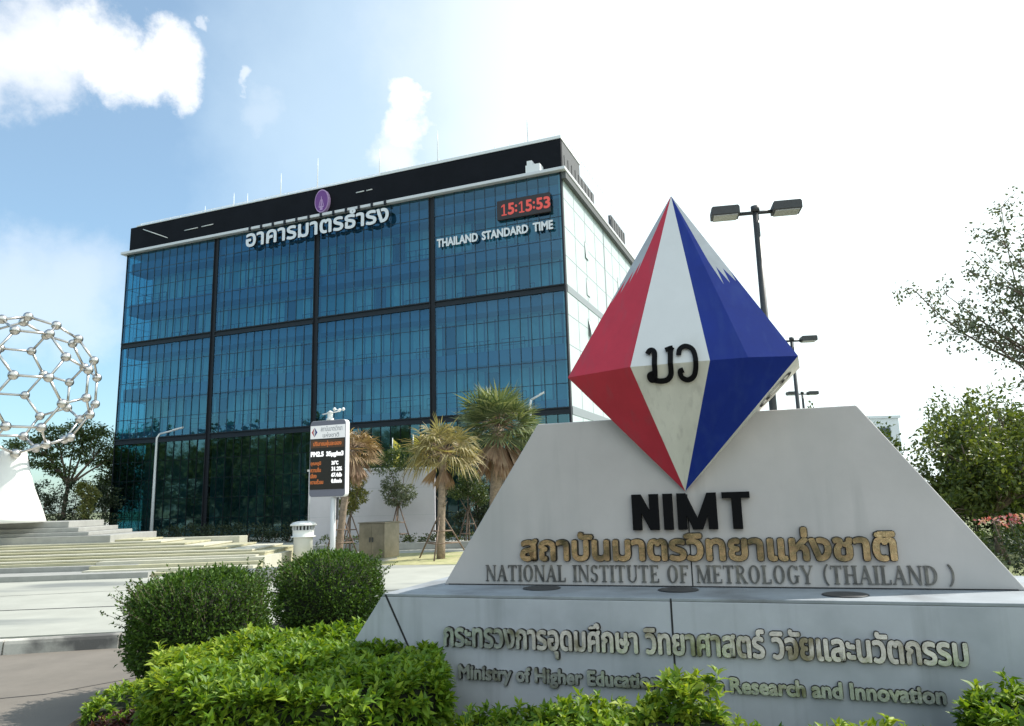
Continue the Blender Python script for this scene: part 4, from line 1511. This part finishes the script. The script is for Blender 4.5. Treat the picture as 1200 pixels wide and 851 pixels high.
# ---- trees at the far left
tree('umbrella_tree', (-37.2, 62, 0), 4.3, .22,
     [((-3.2, 0, 7.6), (1.9, 1.6, .8), 1, 0), ((-1.2, .4, 8.6), (2.0, 1.6, .8), 1, 0), ((1.2, 0, 8.9), (1.9, 1.6, .75), 1, 0), ((3.0, .2, 7.9), (1.7, 1.5, .8), 1, 0),
      ((-2.0, 0, 6.4), (1.5, 1.2, .6), .7, 0), ((2.3, .2, 6.6), (1.6, 1.2, .6), .7, 0), ((.3, .3, 7.4), (1.5, 1.2, .7), .7, 0), ((4.2, 0, 6.6), (1.0, 1, .6), .4, 0), ((-.5, 0, 5.6), (1.3, 1.2, .5), .5, 0)],
     7500, .26, .12, ['leaf_tree'], 'wide airy flat topped tree behind the silver cage ball', lean=(.25, 0), twigs=4)
tree('leafy_tree', (-42.6, 60, 0), 2.2, .16, rclusters(13, (0, 0, 4.6), (2.9, 1.6, 2.0), 1.5, seed=21), 8000, .24, .12, ['leaf_bright'],
     'bright green bushy tree at the far left under the cage ball')
tree('leafy_tree', (-34.0, 64, 0), 2.0, .15, rclusters(12, (0, 0, 4.6), (2.1, 1.6, 2.4), 1.35, seed=22), 7500, .24, .12, ['leaf_tree'],
     'green tree squeezed against the left edge of the glass building')
tree('leafy_tree', (-47.5, 63, 0), 2.5, .18, rclusters(10, (0, 0, 5.0), (3.0, 2.0, 2.2), 1.5, seed=23), 5500, .26, .13, ['leaf_tree'],
     'dark green tree partly cut off by the left picture edge')
shrub_mass('tall_hedge', (-38.5, 58.5, 0), [((x, 0, z), (1.1, .6, 1.0), 1, 0) for x in np.arange(-10, 7.5, 1.2) for z in (1.0, 2.3, 3.5)], 16000, .2, .1, ['leaf_dark'],
           'long dark hedge below the trees at the far left', 'hedge')
tree('slim_tree', (-32.2, 56.4, 0), 1.8, .07, [((0, 0, 2.4), (.5, .5, .7), 1, 0), ((.4, 0, 3.3), (.5, .5, .6), 1, 0), ((-.3, 0, 3.8), (.45, .4, .5), .8, 0)], 1500, .2, .1, ['leaf_yellow'],
     'slim pale stemmed young tree before the dark hedge at left')

# ---- trees at the right behind the sign
tree('leafy_tree', (15.4, 24.5, 0), 1.4, .13, rclusters(22, (.4, 0, 2.9), (2.6, 1.5, 1.7), .85, seed=31) + rclusters(12, (-.6, -.3, 1.9), (2.9, 1.2, .9), .7, seed=35), 11500, .17, .09, ['leaf_bright'],
     'low wide leafy tree right of the sign, its crown nearest the wall')
tree('leafy_tree', (18.9, 27.0, 0), 1.6, .15, rclusters(26, (0, 0, 3.2), (3.0, 1.7, 2.2), 1.0, seed=32) + rclusters(10, (-.3, -.6, 1.6), (3.2, 1.0, .8), .75, seed=36), 12000, .17, .095, ['leaf_bright'],
     'larger leafy tree at the right picture edge behind the sign')
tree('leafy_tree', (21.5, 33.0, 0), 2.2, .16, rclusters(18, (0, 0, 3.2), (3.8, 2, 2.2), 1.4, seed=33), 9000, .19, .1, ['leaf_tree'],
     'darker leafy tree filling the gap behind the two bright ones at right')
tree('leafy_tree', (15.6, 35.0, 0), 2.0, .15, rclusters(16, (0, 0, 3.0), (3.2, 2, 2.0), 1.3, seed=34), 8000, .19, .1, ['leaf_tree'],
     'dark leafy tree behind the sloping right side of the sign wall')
sp_cl = []
rr = np.random.default_rng(40)
# sparse tree: long branches with loose leaf sprays
t = empty('sparse_tree', (11.75, 15.2, 0))
tag(t, 'thin tree with sparse leaves reaching in from the right picture edge', 'tree')
mb = MB()
trunk_top = Vector((-.15, 0, 4.2))
limb(mb, (0, 0, -.05), trunk_top, .13, .08, .04)
sets = []
ends = [(-3.25, 0, 6.35), (-2.7, .2, 5.75), (-2.1, -.2, 6.6), (-1.9, .1, 5.4), (-1.35, 0, 7.5), (-.9, .3, 8.2), (-1.5, .2, 6.9), (-.4, -.3, 7.4), (.3, .2, 8.0), (-1.25, .1, 5.1), (.9, 0, 6.8), (1.3, .4, 5.8), (-2.45, .1, 5.35), (-2.6, -.1, 6.15), (-1.0, .2, 5.9), (-.5, .1, 6.6), (-1.7, 0, 6.2), (-.2, .2, 8.4), (-.7, 0, 5.4)]
for e in ends:
    pts = limb(mb, trunk_top - Vector((0, 0, random.uniform(0, .9))), e, .034, .006, .14, 7)
    for k in range(17):
        i = random.choice([2, 3, 4, 5, 6, 7])
        p = pts[i]
        q_ = p + Vector((random.uniform(-.45, .35), random.uniform(-.4, .4), random.uniform(-.30, .42)))
        mb.tube([p, p.lerp(q_, .5) + Vector((0, 0, .04)), q_], [.008, .006, .003], 4)
        kk = 17
        P = np.array([p.lerp(q_, RNG.random() ** .6) for _ in range(kk)]) + RNG.normal(size=(kk, 3)) * .085
        sets.append((*leaves(P, RNG.normal(size=(kk, 3)) + np.array([0, 0, -.4]), .095 * (.6 + .7 * RNG.random(kk)), .055), 0))
mb.build('trunk', 'bark', t)
leaf_obj('crown', sets, ['leaf_grey'], t)

shrub_mass('flowering_hedge', (16.5, 21.6, 0), [((x, 0, .75), (.55, .35, .42), 1, 0) for x in np.arange(-3, 5, .6)] + [((x, -.05, 1.22), (.4, .3, .13), .14, 1) for x in np.arange(-3, 5, .45)],
           5200, .10, .06, ['leaf_tree', 'petal_pink'], 'hedge topped with red and pink flowers under the right trees', 'hedge')
shrub_mass('clipped_hedge', (13.9, 17.6, 0), [((x, 0, .62), (.6, .45, .6), 1, 0) for x in np.arange(-2.2, 5, .6)], 6000, .09, .05, ['leaf_dark'],
           'dark clipped hedge at the right end of the sign', 'hedge')

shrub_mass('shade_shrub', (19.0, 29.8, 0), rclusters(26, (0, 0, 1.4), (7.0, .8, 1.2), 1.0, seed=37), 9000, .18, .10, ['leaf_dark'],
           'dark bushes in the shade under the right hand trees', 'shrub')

# far building on the right
fb = empty('far_building', (38, 88, 0))
tag(fb, 'pale flat roofed building showing a corner between sign and right trees', 'building')
MB().box(-9, 7.6, 0, 12, 0, 10.4).build('wall', 'far_wall', fb)
MB().box(-9.2, 7.8, -.2, 12.2, 10.403, 10.7).build('roof', 'far_wall', fb)
for i in range(5):
    for k in range(3):
        f = MB().box(-7.6 + i * 3.1, -5.8 + i * 3.1, -.06, -.004, 1.6 + 3.1 * k, 3.2 + 3.1 * k).build('window', 'far_wall', fb)
        MB().box(-7.5 + i * 3.1, -5.9 + i * 3.1, -.075, -.062, 1.7 + 3.1 * k, 3.1 + 3.1 * k).build('pane', 'window_dark', f)

# ---- tall trees on the other side of the road, reflected in the glass
proto = None
for k, (x, y, h, w) in enumerate([(-49, 53, 9, 6), (-58, 50, 11, 7), (-47, 43, 9.5, 6.5), (-55, 36, 11, 7), (-45, 31, 9.8, 6.2), (-57, 26, 12, 7.5), (-46, 20, 10.8, 6.8), (-58, 13, 12.5, 7.5), (-46, 8, 11.5, 7), (-56, -1, 13, 7.6),
                                  (-44, -6, 12, 7), (-54, -16, 14, 8), (-40, -19, 13, 7.4), (-48, -32, 14.5, 8), (-33, -31, 13.2, 7.6), (-22, -40, 13, 7.8), (-38, -46, 16, 8.5), (-10, -46, 13, 7.6)]):
    if proto is None:
        proto = tree('roadside_tree', (0, 0, 0), 3.2, .3, rclusters(20, (0, 0, 5.6), (4.4, 4.4, 4.0), 2.1, seed=60, mi=(0, 0, 1)), 10000, .42, .26, ['leaf_tree', 'leaf_bright'],
                     'tall leafy tree across the road, seen as a dark reflection in the lower glass', group='trees across the road mirrored in the glass', twigs=1)
        o = proto
    else:
        o = copy_tree(proto)
    o.location = (x, y, -.25)
    o.scale = (w / 5.2, w / 5.2, h / 10.0)
    o.rotation_euler = (0, 0, k * 1.3)

hg = [(-46, 58), (-41.5, 48), (-42, 30), (-41, 8), (-38, -8), (-30, -26), (-8, -40)]
cl = []
for (x0, y0), (x1, y1) in zip(hg[:-1], hg[1:]):
    n_ = int(math.hypot(x1 - x0, y1 - y0) / 2.2)
    cl += [((x0 + (x1 - x0) * k / n_, y0 + (y1 - y0) * k / n_, 1.3), (1.6, 1.6, 1.5), 1, 0) for k in range(n_)]
shrub_mass('roadside_hedge', (0, 0, -.25), cl, 16000, .40, .26, ['leaf_dark'], 'long dark hedge under the roadside trees, mirrored at the bottom of the lower glass', 'hedge')

# ---- clipped round bushes
def round_bush(loc, rx, ry, h, n, label, sprigs, seed):
    t = empty('round_bush', loc)
    tag(t, label, 'bush', 'clipped round bushes left of the sign')
    g = np.random.default_rng(seed)
    # squarish barrel: superellipsoid
    def surf(d, e=.55):
        f = (np.abs(d[:, 0]) ** 2 + np.abs(d[:, 1]) ** 2) ** .5
        k = (f ** 2.6 + np.abs(d[:, 2]) ** 2.6) ** (-1 / 2.6)
        return d * k[:, None]
    d = rand_dirs(n)
    d = d[d[:, 2] > -.95]
    P0 = surf(d)
    nzv = .05 * np.sin(P0[:, 0] * 5 + seed) * np.cos(P0[:, 1] * 4.3) + .04 * np.sin(P0[:, 2] * 7 + P0[:, 0] * 3) + .035 * np.sin(P0[:, 0] * 13 + P0[:, 2] * 11 + seed) * np.sin(P0[:, 1] * 12 + 2)
    lump = 1 + nzv + g.normal(size=len(P0)) * .045 - .14 * g.random(len(P0)) ** 2
    P = P0 * lump[:, None] * np.array([rx, ry, h / 2]) + np.array([0, 0, h / 2])
    D = P0 + g.normal(size=P0.shape) * .75 + np.array([0, 0, .35])
    k = len(P)
    sets = [(*leaves(P, D, .056 * (.5 + 1.0 * g.random(k)), .030, fold=.15), 0)]
    # stray shoots
    sm = MB()
    for _ in range(sprigs):
        a = g.uniform(0, 2 * math.pi); z = g.uniform(.1, .95)
        dd = np.array([[math.cos(a), math.sin(a), z]]); dd /= np.linalg.norm(dd)
        b = surf(dd)[0] * np.array([rx, ry, h / 2]) + np.array([0, 0, h / 2])
        dirv = Vector(dd[0]) + Vector((g.normal() * .4, g.normal() * .4, .55))
        ln = g.uniform(.06, .24) if g.random() < .75 else g.uniform(.2, .48)
        p = Vector(b); q_ = p + dirv.normalized() * ln
        sm.tube([p - dirv * .1, q_], [.004, .002], 3, cap=False)
        m = int(5 + ln * 42)
        PP = np.array([p.lerp(q_, x) for x in g.random(m)]) + g.normal(size=(m, 3)) * .008
        sets.append((*leaves(PP, g.normal(size=(m, 3)) + np.array(dirv) * .8, .042 * (.6 + .7 * g.random(m)), .024), 0))
    leaf_obj('foliage', sets, ['leaf_ball'], t)
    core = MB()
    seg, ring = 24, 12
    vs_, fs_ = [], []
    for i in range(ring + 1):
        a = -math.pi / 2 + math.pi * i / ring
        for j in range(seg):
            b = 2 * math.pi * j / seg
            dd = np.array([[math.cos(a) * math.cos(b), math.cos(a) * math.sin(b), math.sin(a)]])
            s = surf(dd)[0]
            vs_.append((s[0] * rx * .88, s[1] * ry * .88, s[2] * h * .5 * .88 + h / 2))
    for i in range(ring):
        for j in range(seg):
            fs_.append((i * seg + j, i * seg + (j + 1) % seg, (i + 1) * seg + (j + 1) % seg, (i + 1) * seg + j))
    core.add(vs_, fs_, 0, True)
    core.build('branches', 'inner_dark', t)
    sm.build('shoot', 'bark', t)
    return t


round_bush((-4.24, 10.3, -.05), .84, .90, 1.38, 21000, 'larger clipped round bush with stray shoots at the far left of the bed', 330, 5)
round_bush((-3.42, 13.9, -.05), .90, .93, 1.36, 18000, 'smaller looking clipped round bush touching the left end of the sign base', 150, 9)

# ---- leafy hedges in front: rosettes of oval leaves on upright shoots
def rosettes(P, Nn, nl, size, up=.7):
    """leaf sets for shoots at P with outward normals Nn"""
    n = len(P)
    ax = Nn + np.array([0, 0, up]) + RNG.normal(size=(n, 3)) * .28
    ax /= np.linalg.norm(ax, axis=1, keepdims=True)
    PP, DD, LL = [], [], []
    for j in range(nl):
        rnd = rand_dirs(n)
        rad = rnd - ax * np.sum(rnd * ax, axis=1, keepdims=True)
        rad /= np.linalg.norm(rad, axis=1, keepdims=True) + 1e-9
        s = j / max(1, nl - 1)
        PP.append(P - ax * (size * .55 * (1 - s)) )
        DD.append(ax * (.25 + .75 * s) + rad * (1.0 - .45 * s))
        LL.append(size * (1.1 - .35 * s) * (.75 + .5 * RNG.random(n)))
    P_, D_, L_ = np.concatenate(PP), np.concatenate(DD), np.concatenate(LL)
    return leaves(P_, D_, L_, L_ * .40, fold=.22, droop=.22, up=(0, 0, 1))


def hedge(name, poly, z0, z1, dens, size, mats, label, lime=.0, sunlit_fn=None, nl=9, bump=.08, core=True):
    """leafy hedge over a ground polygon (world x, y), clipped top at z1"""
    cx = sum(p[0] for p in poly) / len(poly); cy = sum(p[1] for p in poly) / len(poly)
    t = empty(name, (cx, cy, 0))
    tag(t, label, 'hedge')
    pl = np.array(poly) - np.array([cx, cy])
    # top points by rejection
    lo, hi = pl.min(0), pl.max(0)
    area = 0.5 * abs(sum(pl[i][0] * pl[(i + 1) % len(pl)][1] - pl[(i + 1) % len(pl)][0] * pl[i][1] for i in range(len(pl))))
    pts = []
    n = int(area * dens)
    while len(pts) < n:
        c = lo + (hi - lo) * RNG.random(2)
        ins = False
        for i in range(len(pl)):
            a, b = pl[i], pl[(i + 1) % len(pl)]
            if (a[1] > c[1]) != (b[1] > c[1]) and c[0] < (b[0] - a[0]) * (c[1] - a[1]) / (b[1] - a[1]) + a[0]:
                ins = not ins
        if ins: pts.append(c)
    pts = np.array(pts)
    zz = z1 + bump * (np.sin(pts[:, 0] * 4.1 + 1) * np.cos(pts[:, 1] * 3.7) + .6 * RNG.normal(size=n) * .6)
    P = np.column_stack([pts, zz]); Nn = np.tile([0, 0, 1.0], (n, 1))
    # sides
    SP, SN = [], []
    for i in range(len(pl)):
        a, b = pl[i], pl[(i + 1) % len(pl)]
        e = b - a; L = np.linalg.norm(e); nrm_ = np.array([e[1], -e[0]]) / L
        m_ = (a + b) / 2
        if np.dot(nrm_, m_) < 0: nrm_ = -nrm_
        k = int(L * (z1 - z0) * dens * .9)
        u = RNG.random(k); v_ = RNG.random(k)
        q = a + e * u[:, None] + nrm_ * (RNG.normal(size=k) * .035 - .06 * (v_ > .85))[:, None]
        SP.append(np.column_stack([q, z0 + (z1 - z0) * v_])); SN.append(np.tile([nrm_[0], nrm_[1], 0.15], (k, 1)))
    SP, SN = np.concatenate(SP), np.concatenate(SN)
    P = np.concatenate([P, SP]); Nn = np.concatenate([Nn, SN])
    isl = RNG.random(len(P)) < lime
    if sunlit_fn is not None:
        isl |= sunlit_fn(P + np.array([cx, cy, 0])) > RNG.random(len(P))
    sets = []
    if (~isl).any(): sets.append((*rosettes(P[~isl], Nn[~isl], nl, size), 0))
    if isl.any(): sets.append((*rosettes(P[isl] + np.array([0, 0, .02]), Nn[isl], nl, size), 1))
    leaf_obj('foliage', sets, mats, t)
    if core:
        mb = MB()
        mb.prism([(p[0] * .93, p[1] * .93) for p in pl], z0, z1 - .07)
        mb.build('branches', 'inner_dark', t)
    return t


hedge('leafy_hedge', [(-3.12, 6.6), (-3.52, 7.62), (-3.18, 8.6), (-2.65, 9.1), (-1.75, 9.1), (-.85, 7.85), (-.62, 6.65), (-1.25, 6.0), (-2.4, 6.0)], 0.05, .74, 230, .105,
      ['leaf_hedge', 'leaf_lime'], 'broad clipped hedge of glossy oval leaves before the left end of the sign',
      sunlit_fn=lambda P: np.clip((-2.75 - P[:, 0]) * 1.5, 0, .8) * (P[:, 2] > .6))  # sunlit left end of the hedge top painted with lime leaves
hedge('border_plants', [(-.55, 6.15), (-.50, 6.75), (.45, 6.75), (1.2, 6.45), (1.2, 6.0), (.4, 5.9)], 0.03, .43, 210, .095,
      ['leaf_hedge', 'leaf_lime'], 'low row of leafy plants along the foot of the sign base', lime=.18, bump=.12)
hedge('lime_bush', [(.92, 6.05), (.95, 6.5), (1.5, 6.42), (1.55, 6.0)], 0.03, .55, 240, .11,
      ['leaf_hedge', 'leaf_lime'], 'lime green leafy clump covering the word Science on the base', lime=.65, bump=.16)
hedge('border_plants', [(1.55, 5.75), (1.6, 6.3), (2.8, 5.95), (3.3, 5.75), (3.2, 5.3), (2.2, 5.4)], 0.03, .36, 210, .095,
      ['leaf_hedge', 'leaf_lime'], 'low row of leafy plants at the bottom edge below the right lettering', lime=.22, bump=.11)
hedge('leafy_bush', [(3.25, 5.35), (3.25, 5.9), (3.7, 6.0), (4.6, 5.6), (4.6, 4.9), (3.8, 4.9)], 0.03, .66, 210, .10,
      ['leaf_hedge', 'leaf_lime'], 'dark leafy bush hiding the lower right corner of the sign base', lime=.12, bump=.16)
hedge('red_ground_cover', [(-3.55, 6.5), (-4.15, 7.5), (-4.0, 8.2), (-3.6, 7.9), (-3.15, 6.6), (-2.4, 5.9), (-3.0, 5.7)], 0.03, .16, 260, .075,
      ['leaf_red', 'leaf_hedge'], 'dark red low ground cover at the lower left corner of the bed', lime=.3, bump=.03)
hedge('small_border_shrub', [(-4.28, 7.75), (-4.5, 8.35), (-4.2, 8.75), (-3.75, 8.6), (-3.85, 8.1)], 0.03, .30, 230, .07,
      ['leaf_hedge', 'leaf_lime'], 'small light green shrub at the foot of the larger round bush', lime=.3, bump=.05)
